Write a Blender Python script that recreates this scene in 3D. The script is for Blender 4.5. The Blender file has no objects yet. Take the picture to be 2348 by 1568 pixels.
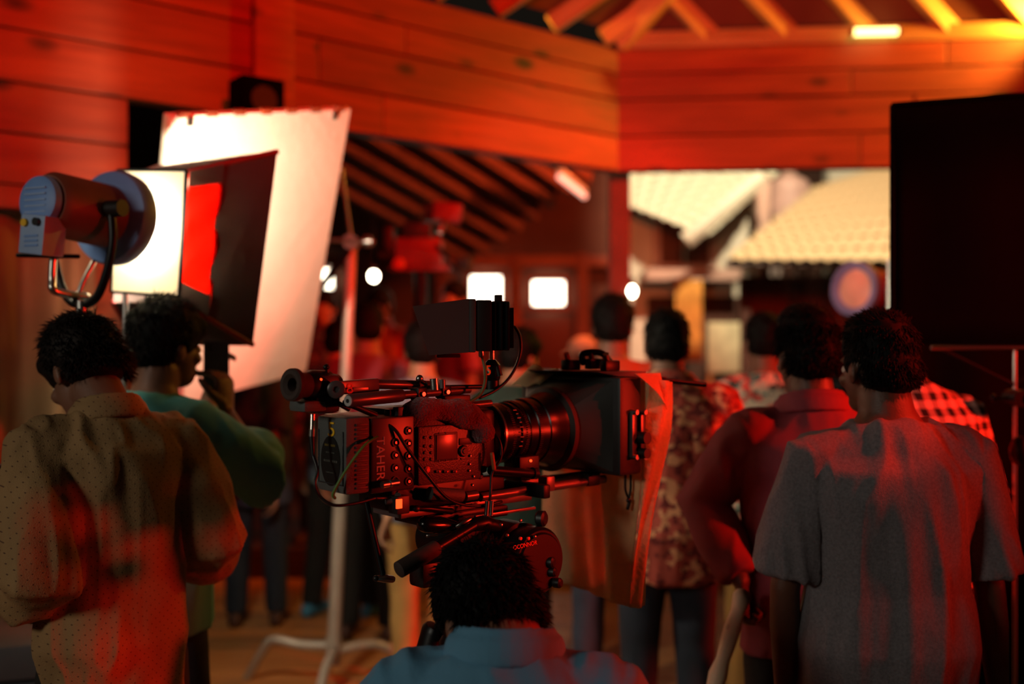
import bpy, bmesh, math, random
import numpy as np
from mathutils import Vector, Matrix

random.seed(7)
rng = np.random.default_rng(7)
scene = bpy.context.scene
col = scene.collection

# ------------------------------------------------------------------ camera
EYE = 1.58
FPX = 35.0 / 36.0 * 2348.0
cam_data = bpy.data.cameras.new('camera')
cam = bpy.data.objects.new('camera', cam_data)
col.objects.link(cam)
cam.location = (0, 0, EYE)
cam.rotation_euler = (math.pi / 2, 0, 0)
cam_data.lens = 35.0
cam_data.sensor_width = 36.0
cam_data.sensor_fit = 'HORIZONTAL'
cam_data.clip_start = 0.05
cam_data.clip_end = 200
cam_data.dof.use_dof = True
cam_data.dof.focus_distance = 2.02
cam_data.dof.aperture_fstop = 1.25
scene.camera = cam

# ------------------------------------------------------------------ exposure / world
scene.view_settings.view_transform = 'Standard'
scene.view_settings.look = 'None'
scene.view_settings.exposure = 0.0
scene.view_settings.gamma = 1.0
scene.view_settings.use_curve_mapping = False
world = bpy.data.worlds.new('night_sky')
scene.world = world
world.use_nodes = True
world.node_tree.nodes['Background'].inputs[0].default_value = (0.55, 0.42, 0.30, 1)
world.node_tree.nodes['Background'].inputs[1].default_value = 0.012

RED = (1.0, 0.022, 0.008)
WARM = (1.0, 0.83, 0.56)
AMBER = (1.0, 0.42, 0.04)


def aim(o, target):
    d = Vector(target) - Vector(o.location)
    o.rotation_euler = d.to_track_quat('-Z', 'Y').to_euler()


def spot(name, loc, target, watts, color, size_deg, blend=0.3, radius=0.1):
    l = bpy.data.lights.new(name, 'SPOT')
    l.energy = watts
    l.color = color
    l.spot_size = math.radians(size_deg)
    l.spot_blend = blend
    l.shadow_soft_size = radius
    o = bpy.data.objects.new(name, l)
    col.objects.link(o)
    o.location = loc
    aim(o, target)
    return o


# red gelled film lamp at the side, then added unseen red spots
spot('red_lamp_side', (3.4, 1.60, 1.55), (-0.95, 2.06, 1.12), 270, RED, 27, 0.5, 0.16)
spot('red_cloth_fill', (2.6, 1.6, 3.0), (0.31, 2.37, 1.18), 420, RED, 14, 0.4, 0.04)  # added spot that reddens the folded edge of the side cloth
spot('red_back_fill', (3.4, 0.95, 1.35), (-0.78, 2.2, 0.92), 330, RED, 10.5, 0.35, 0.13)  # added narrow spot for the red on the beige shirt's lower back
spot('red_crowd_fill', (4.6, 1.2, 2.4), (0.55, 3.63, 1.1), 1500, RED, 25, 0.35, 0.12)  # added unseen spot to brighten the men in red shirts
spot('red_platform_fill', (2.7, 4.6, 2.9), (-0.7, 6.4, 1.9), 260, RED, 42, 0.5, 0.1)  # added behind the black flag to redden far camera and platform crowd
spot('red_hall_fill', (1.3, 6.6, 2.95), (-1.4, 9.5, 2.0), 230, (1.0, 0.15, 0.035), 120, 0.5, 0.1)  # added, kept out of view by the header, to brighten the far hall
spot('red_header_fill_near', (1.3, -1.2, 3.9), (-1.0, 4.9, 2.95), 1350, (1.0, 0.012, 0.003), 36, 0.7, 0.2)  # added high spot that washes the left header red
spot('red_header_fill_far', (0.6, -1.4, 3.9), (2.1, 6.1, 2.98), 1500, (1.0, 0.034, 0.006), 33, 0.6, 0.2)  # its added counterpart for the right header
# neutral work lamp far behind, left of the photographer
spot('fill_lamp', (-3.6, -1.2, 2.7), (-0.2, 2.4, 1.0), 150, (1.0, 0.90, 0.74), 50, 0.7, 0.4)
# warm lamp in the roof space above the header
spot('roof_lamp', (3.3, 5.75, 3.62), (1.2, 6.1, 3.75), 190, AMBER, 130, 0.5, 0.05)
spot('rafter_fill_corner', (-0.1, 5.98, 3.44), (0.3, 5.8, 4.2), 26, AMBER, 150, 0.5, 0.04)  # extra amber spot added out of view to colour the left rafters
# film lamp over the lane outside, lighting the tiled roofs
spot('lane_lamp', (2.3, 6.9, 5.6), (3.3, 11.2, 2.9), 1500, (1.0, 0.86, 0.60), 62, 0.4, 0.15)

# ------------------------------------------------------------------ helpers


def P(px, py, d):
    """point seen at a photograph pixel, d metres down the lane"""
    return np.array([(px - 1174.0) / FPX * d, d, EYE - (py - 784.0) / FPX * d])


def lin(h):
    h = h.lstrip('#')
    v = [int(h[i:i + 2], 16) / 255 for i in (0, 2, 4)]
    return tuple(((c + 0.055) / 1.055) ** 2.4 if c > 0.04045 else c / 12.92 for c in v)


MATS = {}


def pbr(name, color, rough=0.6, metal=0.0, var=0.2, scale=8.0, bump=0.0, bscale=60.0,
        emit=None, estr=0.0, spec=0.5, trans=0.0, sheen=0.0):
    if isinstance(color, str):
        color = lin(color)
    m = bpy.data.materials.new(name)
    m.use_nodes = True
    nt = m.node_tree
    b = nt.nodes['Principled BSDF']
    tc = nt.nodes.new('ShaderNodeTexCoord')
    n = nt.nodes.new('ShaderNodeTexNoise')
    n.inputs['Scale'].default_value = scale
    n.inputs['Detail'].default_value = 4
    nt.links.new(tc.outputs['Object'], n.inputs['Vector'])
    r = nt.nodes.new('ShaderNodeValToRGB')
    r.color_ramp.elements[0].position = 0.3
    r.color_ramp.elements[1].position = 0.7
    r.color_ramp.elements[0].color = (*[c * (1 - var) for c in color], 1)
    r.color_ramp.elements[1].color = (*[min(1, c * (1 + var)) for c in color], 1)
    nt.links.new(n.outputs['Fac'], r.inputs['Fac'])
    nt.links.new(r.outputs['Color'], b.inputs['Base Color'])
    b.inputs['Roughness'].default_value = rough
    b.inputs['Metallic'].default_value = metal
    b.inputs['Specular IOR Level'].default_value = spec
    if sheen:
        b.inputs['Sheen Weight'].default_value = sheen
    if emit is not None:
        b.inputs['Emission Color'].default_value = (*emit, 1)
        b.inputs['Emission Strength'].default_value = estr
    if bump:
        n2 = nt.nodes.new('ShaderNodeTexNoise')
        n2.inputs['Scale'].default_value = bscale
        n2.inputs['Detail'].default_value = 3
        nt.links.new(tc.outputs['Object'], n2.inputs['Vector'])
        bp = nt.nodes.new('ShaderNodeBump')
        bp.inputs['Strength'].default_value = bump
        bp.inputs['Distance'].default_value = 0.01
        nt.links.new(n2.outputs['Fac'], bp.inputs['Height'])
        nt.links.new(bp.outputs['Normal'], b.inputs['Normal'])
    if trans:
        t = nt.nodes.new('ShaderNodeBsdfTranslucent')
        nt.links.new(r.outputs['Color'], t.inputs['Color'])
        mx = nt.nodes.new('ShaderNodeMixShader')
        mx.inputs[0].default_value = trans
        nt.links.new(b.outputs[0], mx.inputs[1])
        nt.links.new(t.outputs[0], mx.inputs[2])
        nt.links.new(mx.outputs[0], nt.nodes['Material Output'].inputs[0])
    MATS[name] = m
    return m


def pattern_mat(name, base, spots, kind, scale, thr=0.3, rough=0.85):
    """cloth with a printed pattern; base / spots are hex colours"""
    m = pbr(name, base, rough, 0, 0.12, 6, 0.25, 350)
    nt = m.node_tree
    b = nt.nodes['Principled BSDF']
    ramp = b.inputs['Base Color'].links[0].from_node
    tc = [n for n in nt.nodes if n.type == 'TEX_COORD'][0]
    last = ramp.outputs['Color']
    sep = nt.nodes.new('ShaderNodeSeparateXYZ')
    nt.links.new(tc.outputs['Object'], sep.inputs[0])
    com = nt.nodes.new('ShaderNodeCombineXYZ')
    nt.links.new(sep.outputs['X'], com.inputs['X'])
    nt.links.new(sep.outputs['Z'], com.inputs['Y'])
    for i, sc in enumerate(spots):
        if kind == 'dots':
            v = nt.nodes.new('ShaderNodeTexVoronoi')
            v.voronoi_dimensions = '2D'
            v.inputs['Scale'].default_value = scale
            v.inputs['Randomness'].default_value = 0.0
            rot = nt.nodes.new('ShaderNodeMapping')
            rot.inputs['Rotation'].default_value[2] = 0.785
            nt.links.new(com.outputs[0], rot.inputs[0])
            nt.links.new(rot.outputs[0], v.inputs['Vector'])
            src = v.outputs['Distance']
            op = 'LESS_THAN'
        elif kind == 'check':
            # thick bands in two directions
            def band(sock):
                mu = nt.nodes.new('ShaderNodeMath'); mu.operation = 'MULTIPLY'
                mu.inputs[1].default_value = scale
                nt.links.new(sock, mu.inputs[0])
                fr = nt.nodes.new('ShaderNodeMath'); fr.operation = 'FRACT'
                nt.links.new(mu.outputs[0], fr.inputs[0])
                lt = nt.nodes.new('ShaderNodeMath'); lt.operation = 'LESS_THAN'
                lt.inputs[1].default_value = 0.5
                nt.links.new(fr.outputs[0], lt.inputs[0])
                return lt.outputs[0]
            ad = nt.nodes.new('ShaderNodeMath'); ad.operation = 'ADD'
            nt.links.new(band(sep.outputs['X']), ad.inputs[0])
            nt.links.new(band(sep.outputs['Z']), ad.inputs[1])
            hv = nt.nodes.new('ShaderNodeMath'); hv.operation = 'MULTIPLY'
            hv.inputs[1].default_value = 0.5
            nt.links.new(ad.outputs[0], hv.inputs[0])
            src = hv.outputs[0]
            op = None
        else:
            v = nt.nodes.new('ShaderNodeTexNoise')
            v.inputs['Scale'].default_value = scale * (1 + 0.35 * i)
            v.inputs['Detail'].default_value = 1
            off = nt.nodes.new('ShaderNodeMapping')
            off.inputs['Location'].default_value = (3.1 * i, 1.7 * i, 5.3 * i)
            nt.links.new(tc.outputs['Object'], off.inputs[0])
            nt.links.new(off.outputs[0], v.inputs['Vector'])
            src = v.outputs['Fac']
            op = 'GREATER_THAN'
        mix = nt.nodes.new('ShaderNodeMix')
        mix.data_type = 'RGBA'
        if op:
            t = nt.nodes.new('ShaderNodeMath'); t.operation = op
            t.inputs[1].default_value = thr
            nt.links.new(src, t.inputs[0])
            nt.links.new(t.outputs[0], mix.inputs[0])
        else:
            nt.links.new(src, mix.inputs[0])
        nt.links.new(last, mix.inputs[6])
        mix.inputs[7].default_value = (*lin(sc), 1)
        last = mix.outputs[2]
    nt.links.new(last, b.inputs['Base Color'])
    return m


def wood_mat(name, c1, c2, rough=0.55, axis=0, knots=True, stretch=12.0):
    m = bpy.data.materials.new(name)
    m.use_nodes = True
    nt = m.node_tree
    b = nt.nodes['Principled BSDF']
    b.inputs['Roughness'].default_value = rough
    tc = nt.nodes.new('ShaderNodeTexCoord')
    oi = nt.nodes.new('ShaderNodeObjectInfo')
    add = nt.nodes.new('ShaderNodeVectorMath'); add.operation = 'ADD'
    mul = nt.nodes.new('ShaderNodeVectorMath'); mul.operation = 'SCALE'
    mul.inputs['Scale'].default_value = 37.0
    nt.links.new(oi.outputs['Random'], mul.inputs[0])
    nt.links.new(tc.outputs['Object'], add.inputs[0])
    nt.links.new(mul.outputs[0], add.inputs[1])
    mp = nt.nodes.new('ShaderNodeMapping')
    s = [stretch] * 3
    s[axis] = 1.0
    mp.inputs['Scale'].default_value = s
    nt.links.new(add.outputs[0], mp.inputs[0])
    n = nt.nodes.new('ShaderNodeTexNoise')
    n.inputs['Scale'].default_value = 2.2
    n.inputs['Detail'].default_value = 6
    n.inputs['Distortion'].default_value = 0.6
    nt.links.new(mp.outputs[0], n.inputs['Vector'])
    r = nt.nodes.new('ShaderNodeValToRGB')
    r.color_ramp.elements[0].position = 0.34
    r.color_ramp.elements[1].position = 0.66
    r.color_ramp.elements[0].color = (*lin(c1), 1)
    r.color_ramp.elements[1].color = (*lin(c2), 1)
    nt.links.new(n.outputs['Fac'], r.inputs['Fac'])
    out = r.outputs['Color']
    if knots:
        mp2 = nt.nodes.new('ShaderNodeMapping')
        s2 = [4.6, 4.6, 4.6]
        s2[axis] = 2.3
        mp2.inputs['Scale'].default_value = s2
        nt.links.new(add.outputs[0], mp2.inputs[0])
        v = nt.nodes.new('ShaderNodeTexVoronoi')
        v.inputs['Scale'].default_value = 1.0
        nt.links.new(mp2.outputs[0], v.inputs['Vector'])
        kr = nt.nodes.new('ShaderNodeValToRGB')
        kr.color_ramp.elements[0].position = 0.10
        kr.color_ramp.elements[1].position = 0.22
        kr.color_ramp.elements[0].color = (1, 1, 1, 1)
        kr.color_ramp.elements[1].color = (0, 0, 0, 1)
        nt.links.new(v.outputs['Distance'], kr.inputs['Fac'])
        mix = nt.nodes.new('ShaderNodeMix'); mix.data_type = 'RGBA'
        nt.links.new(kr.outputs['Color'], mix.inputs[0])
        nt.links.new(out, mix.inputs[6])
        mix.inputs[7].default_value = (0.03, 0.012, 0.006, 1)
        out = mix.outputs[2]
    # board to board tint
    hsv = nt.nodes.new('ShaderNodeHueSaturation')
    mr = nt.nodes.new('ShaderNodeMapRange')
    mr.inputs['To Min'].default_value = 0.78
    mr.inputs['To Max'].default_value = 1.15
    nt.links.new(oi.outputs['Random'], mr.inputs['Value'])
    nt.links.new(mr.outputs[0], hsv.inputs['Value'])
    nt.links.new(out, hsv.inputs['Color'])
    nt.links.new(hsv.outputs[0], b.inputs['Base Color'])
    bp = nt.nodes.new('ShaderNodeBump')
    bp.inputs['Strength'].default_value = 0.2
    bp.inputs['Distance'].default_value = 0.01
    nt.links.new(n.outputs['Fac'], bp.inputs['Height'])
    nt.links.new(bp.outputs['Normal'], b.inputs['Normal'])
    MATS[name] = m
    return m


def norm(v):
    v = np.asarray(v, float)
    return v / (np.linalg.norm(v) + 1e-12)


class Geo:
    def __init__(self):
        self.v = []
        self.f = []

    def add(self, verts, faces):
        o = len(self.v)
        self.v.extend([tuple(map(float, p)) for p in verts])
        self.f.extend([tuple(i + o for i in f) for f in faces])
        return self

    def loft(self, pts, rad, ref=None, seg=16, round_ends=True, square=0.0):
        pts = [np.asarray(p, float) for p in pts]
        n = len(pts)
        rad = [(r, r) if np.isscalar(r) else tuple(r) for r in rad]
        tang = []
        for i in range(n):
            a = pts[max(0, i - 1)]
            b = pts[min(n - 1, i + 1)]
            tang.append(norm(b - a))
        if ref is None:
            ref = np.array([1.0, 0, 0]) if abs(tang[0][0]) < 0.8 else np.array([0, 1.0, 0])
        ref = np.asarray(ref, float)
        rings = []
        A = ref
        frames = []
        for i in range(n):
            A = norm(A - tang[i] * np.dot(A, tang[i]))
            B = np.cross(tang[i], A)
            frames.append((A.copy(), B))
        items = []
        if round_ends:
            r0 = min(rad[0]); r1 = min(rad[-1])
            items.append((pts[0] - tang[0] * r0 * 0.55, tuple(x * 0.72 for x in rad[0]), frames[0]))
        for i in range(n):
            items.append((pts[i], rad[i], frames[i]))
        if round_ends:
            items.append((pts[-1] + tang[-1] * r1 * 0.55, tuple(x * 0.72 for x in rad[-1]), frames[-1]))
        verts = []
        th = np.linspace(0, 2 * math.pi, seg, endpoint=False)
        c, s = np.cos(th), np.sin(th)
        if square:
            k = np.power(np.maximum(np.abs(c), np.abs(s)), square)
            c, s = c / k, s / k
        for p, r, (A, B) in items:
            for j in range(seg):
                verts.append(p + A * c[j] * r[0] + B * s[j] * r[1])
        m = len(items)
        faces = []
        for i in range(m - 1):
            for j in range(seg):
                k = (j + 1) % seg
                faces.append((i * seg + j, i * seg + k, (i + 1) * seg + k, (i + 1) * seg + j))
        e0 = pts[0] - tang[0] * (min(rad[0]) * 0.8 if round_ends else 0)
        e1 = pts[-1] + tang[-1] * (min(rad[-1]) * 0.8 if round_ends else 0)
        i0 = len(verts); verts.append(e0)
        i1 = len(verts); verts.append(e1)
        for j in range(seg):
            k = (j + 1) % seg
            faces.append((i0, k, j))
            faces.append((i1, (m - 1) * seg + j, (m - 1) * seg + k))
        return self.add(verts, faces)

    def ell(self, c, r, R=None, seg=22, rings=14):
        c = np.asarray(c, float)
        r = np.asarray(r, float) if not np.isscalar(r) else np.array([r] * 3)
        verts = []
        for i in range(1, rings):
            ph = math.pi * i / rings
            for j in range(seg):
                t = 2 * math.pi * j / seg
                p = np.array([math.sin(ph) * math.cos(t), math.sin(ph) * math.sin(t), math.cos(ph)]) * r
                if R is not None:
                    p = R @ p
                verts.append(c + p)
        faces = []
        for i in range(rings - 2):
            for j in range(seg):
                k = (j + 1) % seg
                faces.append((i * seg + j, (i + 1) * seg + j, (i + 1) * seg + k, i * seg + k))
        top = np.array([0, 0, r[2]]); bot = -top
        if R is not None:
            top = R @ top; bot = R @ bot
        a = len(verts); verts.append(c + top)
        b = len(verts); verts.append(c + bot)
        for j in range(seg):
            k = (j + 1) % seg
            faces.append((a, j, k))
            faces.append((b, (rings - 2) * seg + k, (rings - 2) * seg + j))
        return self.add(verts, faces)

    def box(self, c, s, R=None):
        c = np.asarray(c, float)
        v = []
        for x in (-.5, .5):
            for y in (-.5, .5):
                for z in (-.5, .5):
                    p = np.array([x * s[0], y * s[1], z * s[2]])
                    if R is not None:
                        p = R @ p
                    v.append(c + p)
        return self.add(v, [(0, 1, 3, 2), (4, 6, 7, 5), (0, 4, 5, 1), (2, 3, 7, 6), (0, 2, 6, 4), (1, 5, 7, 3)])

    def hexa(self, b, t):
        """b, t: four corners each in the same order"""
        return self.add(list(b) + list(t), [(0, 1, 2, 3), (7, 6, 5, 4), (0, 4, 5, 1), (1, 5, 6, 2), (2, 6, 7, 3), (3, 7, 4, 0)])

    def prism(self, poly, off):
        n = len(poly)
        off = np.asarray(off, float)
        v = [np.asarray(p, float) for p in poly]
        v += [p + off for p in v]
        f = [tuple(range(n)), tuple(range(2 * n - 1, n - 1, -1))]
        for i in range(n):
            j = (i + 1) % n
            f.append((i, j, j + n, i + n))
        return self.add(v, f)

    def sheet(self, fn, nu, nv, thick, nrm):
        """grid surface fn(u, v) with thickness along nrm"""
        nrm = np.asarray(nrm, float) * thick
        v = []
        for i in range(nu + 1):
            for j in range(nv + 1):
                v.append(np.asarray(fn(i / nu, j / nv), float))
        n = len(v)
        v += [p + nrm for p in v]
        f = []
        w = nv + 1
        for i in range(nu):
            for j in range(nv):
                a = i * w + j
                f.append((a, a + 1, a + w + 1, a + w))
                f.append((a + n, a + w + n, a + w + 1 + n, a + 1 + n))
        for i in range(nu):
            a, b = i * w, (i + 1) * w
            f.append((a, b, b + n, a + n))
            a, b = i * w + nv, (i + 1) * w + nv
            f.append((a, a + n, b + n, b))
        for j in range(nv):
            a, b = j, j + 1
            f.append((a, a + n, b + n, b))
            a, b = nu * w + j, nu * w + j + 1
            f.append((a, b, b + n, a + n))
        return self.add(v, f)

    def mesh(self, name, bevel=0.0, bseg=2):
        me = bpy.data.meshes.new(name)
        me.from_pydata(self.v, [], self.f)
        bm = bmesh.new()
        bm.from_mesh(me)
        bmesh.ops.recalc_face_normals(bm, faces=bm.faces)
        if bevel:
            ed = [e for e in bm.edges if e.is_manifold and e.calc_face_angle(0) > 0.6]
            bmesh.ops.bevel(bm, geom=ed, offset=bevel, segments=bseg, affect='EDGES', profile=0.6, clamp_overlap=True)
        bm.to_mesh(me)
        bm.free()
        return me


def link(name, me, mat=None, parent=None, smooth=True, angle=40):
    o = bpy.data.objects.new(name, me)
    col.objects.link(o)
    if parent is not None:
        o.parent = parent
    if mat is not None:
        if isinstance(mat, str):
            mat = MATS[mat]
        if len(me.materials) == 0:
            me.materials.append(mat)
    if smooth:
        me.polygons.foreach_set('use_smooth', [True] * len(me.polygons))
        if angle < 180 and hasattr(me, 'set_sharp_from_angle'):
            me.set_sharp_from_angle(angle=math.radians(angle))
    return o


def build(name, geo, mat, parent=None, bevel=0.0, angle=40, smooth=True):
    return link(name, geo.mesh(name, bevel), mat, parent, smooth, angle)


def empty(name, loc=(0, 0, 0), rz=0.0):
    o = bpy.data.objects.new(name, None)
    o.empty_display_size = 0.1
    col.objects.link(o)
    o.location = loc
    o.rotation_euler = (0, 0, rz)
    return o


def tag(o, label=None, cat=None, group=None, kind=None):
    if label:
        o['label'] = label
    if cat:
        o['category'] = cat
    if group:
        o['group'] = group
    if kind:
        o['kind'] = kind
    return o


def thing(name, label, cat, loc=(0, 0, 0), rz=0.0, group=None):
    return tag(empty(name, loc, rz), label, cat, group)


def Rz(a):
    c, s = math.cos(a), math.sin(a)
    return np.array([[c, -s, 0], [s, c, 0], [0, 0, 1.0]])


def Rx(a):
    c, s = math.cos(a), math.sin(a)
    return np.array([[1.0, 0, 0], [0, c, -s], [0, s, c]])


def Ry(a):
    c, s = math.cos(a), math.sin(a)
    return np.array([[c, 0, s], [0, 1.0, 0], [-s, 0, c]])


def axes(x, z):
    """rotation whose columns are x, z x x, z"""
    x = norm(x)
    z = np.asarray(z, float)
    z = norm(z - x * np.dot(x, z))
    return np.column_stack([x, np.cross(z, x), z])


def bx(name, parent, mat, c, s, bevel=0.003, R=None):
    return build(name, Geo().box(c, s, R), mat, parent, bevel)


def cyl(name, parent, mat, p0, p1, r0, r1=None, seg=20, bevel=0.0):
    r1 = r0 if r1 is None else r1
    return build(name, Geo().loft([p0, p1], [r0, r1], seg=seg, round_ends=False), mat, parent, bevel)


def smooth_path(pts, n=6):
    pts = [np.asarray(p, float) for p in pts]
    out = []
    m = len(pts)
    for i in range(m - 1):
        p0 = pts[max(0, i - 1)]; p1 = pts[i]; p2 = pts[i + 1]; p3 = pts[min(m - 1, i + 2)]
        for k in range(n):
            t = k / n
            out.append(0.5 * ((2 * p1) + (-p0 + p2) * t + (2 * p0 - 5 * p1 + 4 * p2 - p3) * t * t
                              + (-p0 + 3 * p1 - 3 * p2 + p3) * t ** 3))
    out.append(pts[-1])
    return out


def tube(name, parent, mat, pts, r, n=6, seg=8, smooth=True):
    p = smooth_path(pts, n) if smooth else pts
    return build(name, Geo().loft(p, [r] * len(p), seg=seg), mat, parent, angle=180)


def lathe(name, parent, mat, origin, axis, prof, seg=40, angle=35):
    """prof: (distance along axis, radius) pairs"""
    origin = np.asarray(origin, float); axis = norm(axis)
    pts = [origin + axis * t for t, r in prof]
    g = Geo()
    ref = np.array([0, 0, 1.0]) if abs(axis[2]) < 0.9 else np.array([1.0, 0, 0])
    A = norm(ref - axis * np.dot(ref, axis)); B = np.cross(axis, A)
    verts = []
    for p, (t, r) in zip(pts, prof):
        for j in range(seg):
            th = 2 * math.pi * j / seg
            verts.append(p + (A * math.cos(th) + B * math.sin(th)) * r)
    faces = []
    m = len(prof)
    for i in range(m - 1):
        for j in range(seg):
            k = (j + 1) % seg
            faces.append((i * seg + j, i * seg + k, (i + 1) * seg + k, (i + 1) * seg + j))
    faces.append(tuple(range(seg)))
    faces.append(tuple(range(m * seg - 1, (m - 1) * seg - 1, -1)))
    g.add(verts, faces)
    return build(name, g, mat, parent, angle=angle)


def text(name, parent, mat, body, loc, R, size, depth=0.0006, align='CENTER'):
    cu = bpy.data.curves.new(name, 'FONT')
    cu.body = body
    cu.size = size
    cu.extrude = depth
    cu.align_x = align
    cu.align_y = 'CENTER'
    tmp = bpy.data.objects.new(name, cu)
    col.objects.link(tmp)
    dg = bpy.context.evaluated_depsgraph_get()
    me = bpy.data.meshes.new_from_object(tmp.evaluated_get(dg))
    bpy.data.objects.remove(tmp)
    bpy.data.curves.remove(cu)
    M = Matrix([[*R[0], loc[0]], [*R[1], loc[1]], [*R[2], loc[2]], [0, 0, 0, 1]])
    me.transform(M)
    me.materials.clear()
    return link(name, me, mat, parent, smooth=False)


def remesh(geo, voxel, iters=6, fac=0.5):
    me = bpy.data.meshes.new('tmp')
    me.from_pydata(geo.v, [], geo.f)
    bm = bmesh.new(); bm.from_mesh(me)
    bmesh.ops.recalc_face_normals(bm, faces=bm.faces)
    bm.to_mesh(me); bm.free()
    o = bpy.data.objects.new('tmp', me)
    col.objects.link(o)
    md = o.modifiers.new('r', 'REMESH')
    md.mode = 'VOXEL'
    md.voxel_size = voxel
    sm = o.modifiers.new('s', 'SMOOTH')
    sm.iterations = iters
    sm.factor = fac
    dg = bpy.context.evaluated_depsgraph_get()
    out = bpy.data.meshes.new_from_object(o.evaluated_get(dg))
    bpy.data.objects.remove(o)
    bpy.data.meshes.remove(me)
    return out


def vnoise(p):
    """value noise in -1..1 for an (n, 3) array"""
    i = np.floor(p).astype(np.int64)
    f = p - i
    f = f * f * (3 - 2 * f)

    def h(x, y, z):
        n = (x * 374761393 + y * 668265263 + z * 2147483647) & 0xffffffff
        n = ((n ^ (n >> 13)) * 1274126177) & 0xffffffff
        return ((n ^ (n >> 16)) & 0xffff) / 32767.5 - 1
    r = 0
    for dx in (0, 1):
        wx = f[:, 0] if dx else 1 - f[:, 0]
        for dy in (0, 1):
            wy = f[:, 1] if dy else 1 - f[:, 1]
            for dz in (0, 1):
                wz = f[:, 2] if dz else 1 - f[:, 2]
                r = r + wx * wy * wz * h(i[:, 0] + dx, i[:, 1] + dy, i[:, 2] + dz)
    return r


def get_co(me):
    a = np.empty(len(me.vertices) * 3)
    me.vertices.foreach_get('co', a)
    return a.reshape(-1, 3)


def get_no(me):
    a = np.empty(len(me.vertices) * 3)
    me.vertices.foreach_get('normal', a)
    return a.reshape(-1, 3)


def displace(me, fn):
    co = get_co(me); no = get_no(me)
    co = co + no * fn(co)[:, None]
    me.vertices.foreach_set('co', co.ravel())
    me.update()


def folds(amp, seed=0.0, fx=12.0, fz=2.4):
    def fn(p):
        w = vnoise(p * np.array([3.0, 3.0, 2.0]) + seed) * 0.8
        q = np.column_stack([p[:, 0] * fx + w, p[:, 1] * fx + w, p[:, 2] * fz]) + seed
        a = 1 - np.abs(vnoise(q)) * 2.0
        q2 = q * np.array([1.9, 1.9, 1.5]) + 17.3
        a2 = 1 - np.abs(vnoise(q2)) * 2.0
        b = vnoise(p * 14 + seed + 5)
        return amp * (a * 0.6 + 0.35 * a2 + 0.2 * b)
    return fn


# ------------------------------------------------------------------ materials
wood_mat('pine', '#8c3c20', '#a84c2a')
wood_mat('pine_rafter', '#b98a50', '#d9ac6c', knots=False)
wood_mat('floor_wood', '#8a5a34', '#a8733f', rough=0.45, axis=1, knots=False)
wood_mat('dark_wood', '#4a2a1c', '#5e3826', knots=False)
wood_mat('stick_wood', '#d8bc98', '#f0dcbc', axis=2, knots=True, stretch=3)
pbr('black', '#141414', 0.45, 0, 0.2)
pbr('black_gloss', '#0c0c0d', 0.22, 0, 0.2)
pbr('black_metal', '#1c1c1d', 0.38, 0.6, 0.2)
pbr('body_grey', '#303032', 0.42, 0.3, 0.1, 20, 0.15, 300)
pbr('battery_grey', '#545856', 0.6, 0, 0.1, 20, 0.2, 400)
pbr('label_dark', '#1c1f1e', 0.35, 0, 0.1)
pbr('rubber', '#3a2a24', 0.75, 0, 0.15)
pbr('steel', '#c4c0ba', 0.28, 1.0, 0.1)
pbr('chrome_stand', '#b4a898', 0.35, 0.2, 0.1)
pbr('flag_black', '#060505', 0.95, 0, 0.1, 20, 0.3, 300, spec=0.05)
pbr('pad_fleece', '#7a2c30', 0.95, 0, 0.3, 30, 0.8, 220, sheen=0.4)
pbr('yellow_mark', '#f4b81c', 0.6)
pbr('white_mark', '#b8b4b0', 0.6)
pbr('red_mark', '#ff5a3c', 0.5)
pbr('grey_plastic', '#55565a', 0.5)
pbr('lens_black', '#101011', 0.3, 0.2, 0.2)
pbr('lens_ring', '#b0a8a0', 0.25, 0.9, 0.1)
pbr('cloth_cream', '#ecd2a0', 0.9, 0, 0.12, 7, 0.4, 120, trans=0.45)
pbr('cable_black', '#121212', 0.4)
pbr('cable_green', '#4d7a2a', 0.5)
pbr('cable_olive', '#6a6a3a', 0.5)
pbr('lamp_blue', '#7a9fdc', 0.5, 0, 0.12)
pbr('lamp_body', '#8a5240', 0.5, 0.2, 0.2)
pbr('lamp_pale', '#9fb6dc', 0.5, 0, 0.1)
pbr('foam_white', '#efe6d2', 0.9, 0, 0.06, 5, 0.3, 30)
pbr('softbox_black', '#40322f', 0.8, 0, 0.15)
pbr('gel_red', '#ff3a1c', 0.45, 0, 0.25, 14, 0.6, 18, trans=0.5)
pbr('rib_red', '#7a1a18', 0.6)
pbr('glow_white', '#fff4d8', 0.6, emit=(1.0, 0.90, 0.66), estr=14)
pbr('glow_bulb', '#fff4d8', 0.6, emit=(1.0, 0.86, 0.62), estr=22)
pbr('glow_window', '#fff4d8', 0.6, emit=(1.0, 0.90, 0.68), estr=7)
pbr('glow_tube', '#fff0c0', 0.6, emit=(1.0, 0.74, 0.22), estr=5)
pbr('glow_red', '#ff3018', 0.6, emit=(1.0, 0.06, 0.01), estr=2.6)
pbr('tile_clay', '#d8b488', 0.85, 0, 0.2, 5)
pbr('tile_pale', '#e6dcc0', 0.85, 0, 0.15, 5)
pbr('plaster', '#d8cbb4', 0.9, 0, 0.1, 3)
pbr('plaster_pink', '#c49a88', 0.9, 0, 0.1, 3)
pbr('wall_brown', '#6a3a28', 0.85, 0, 0.2, 2)
pbr('wall_dark', '#4a2c20', 0.9, 0, 0.2, 2)
pbr('curtain_brown', '#8a6a48', 0.9, 0, 0.15, 4)
pbr('steel_pole', '#b09a90', 0.5, 0.4)
pbr('skin', '#7d5440', 0.55, 0, 0.1, 12, 0.1, 200)
pbr('skin_dark', '#5e3c2c', 0.5, 0, 0.1, 12, 0.1, 200)
pbr('skin_light', '#a57658', 0.55, 0, 0.1, 12, 0.1, 200)
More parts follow.
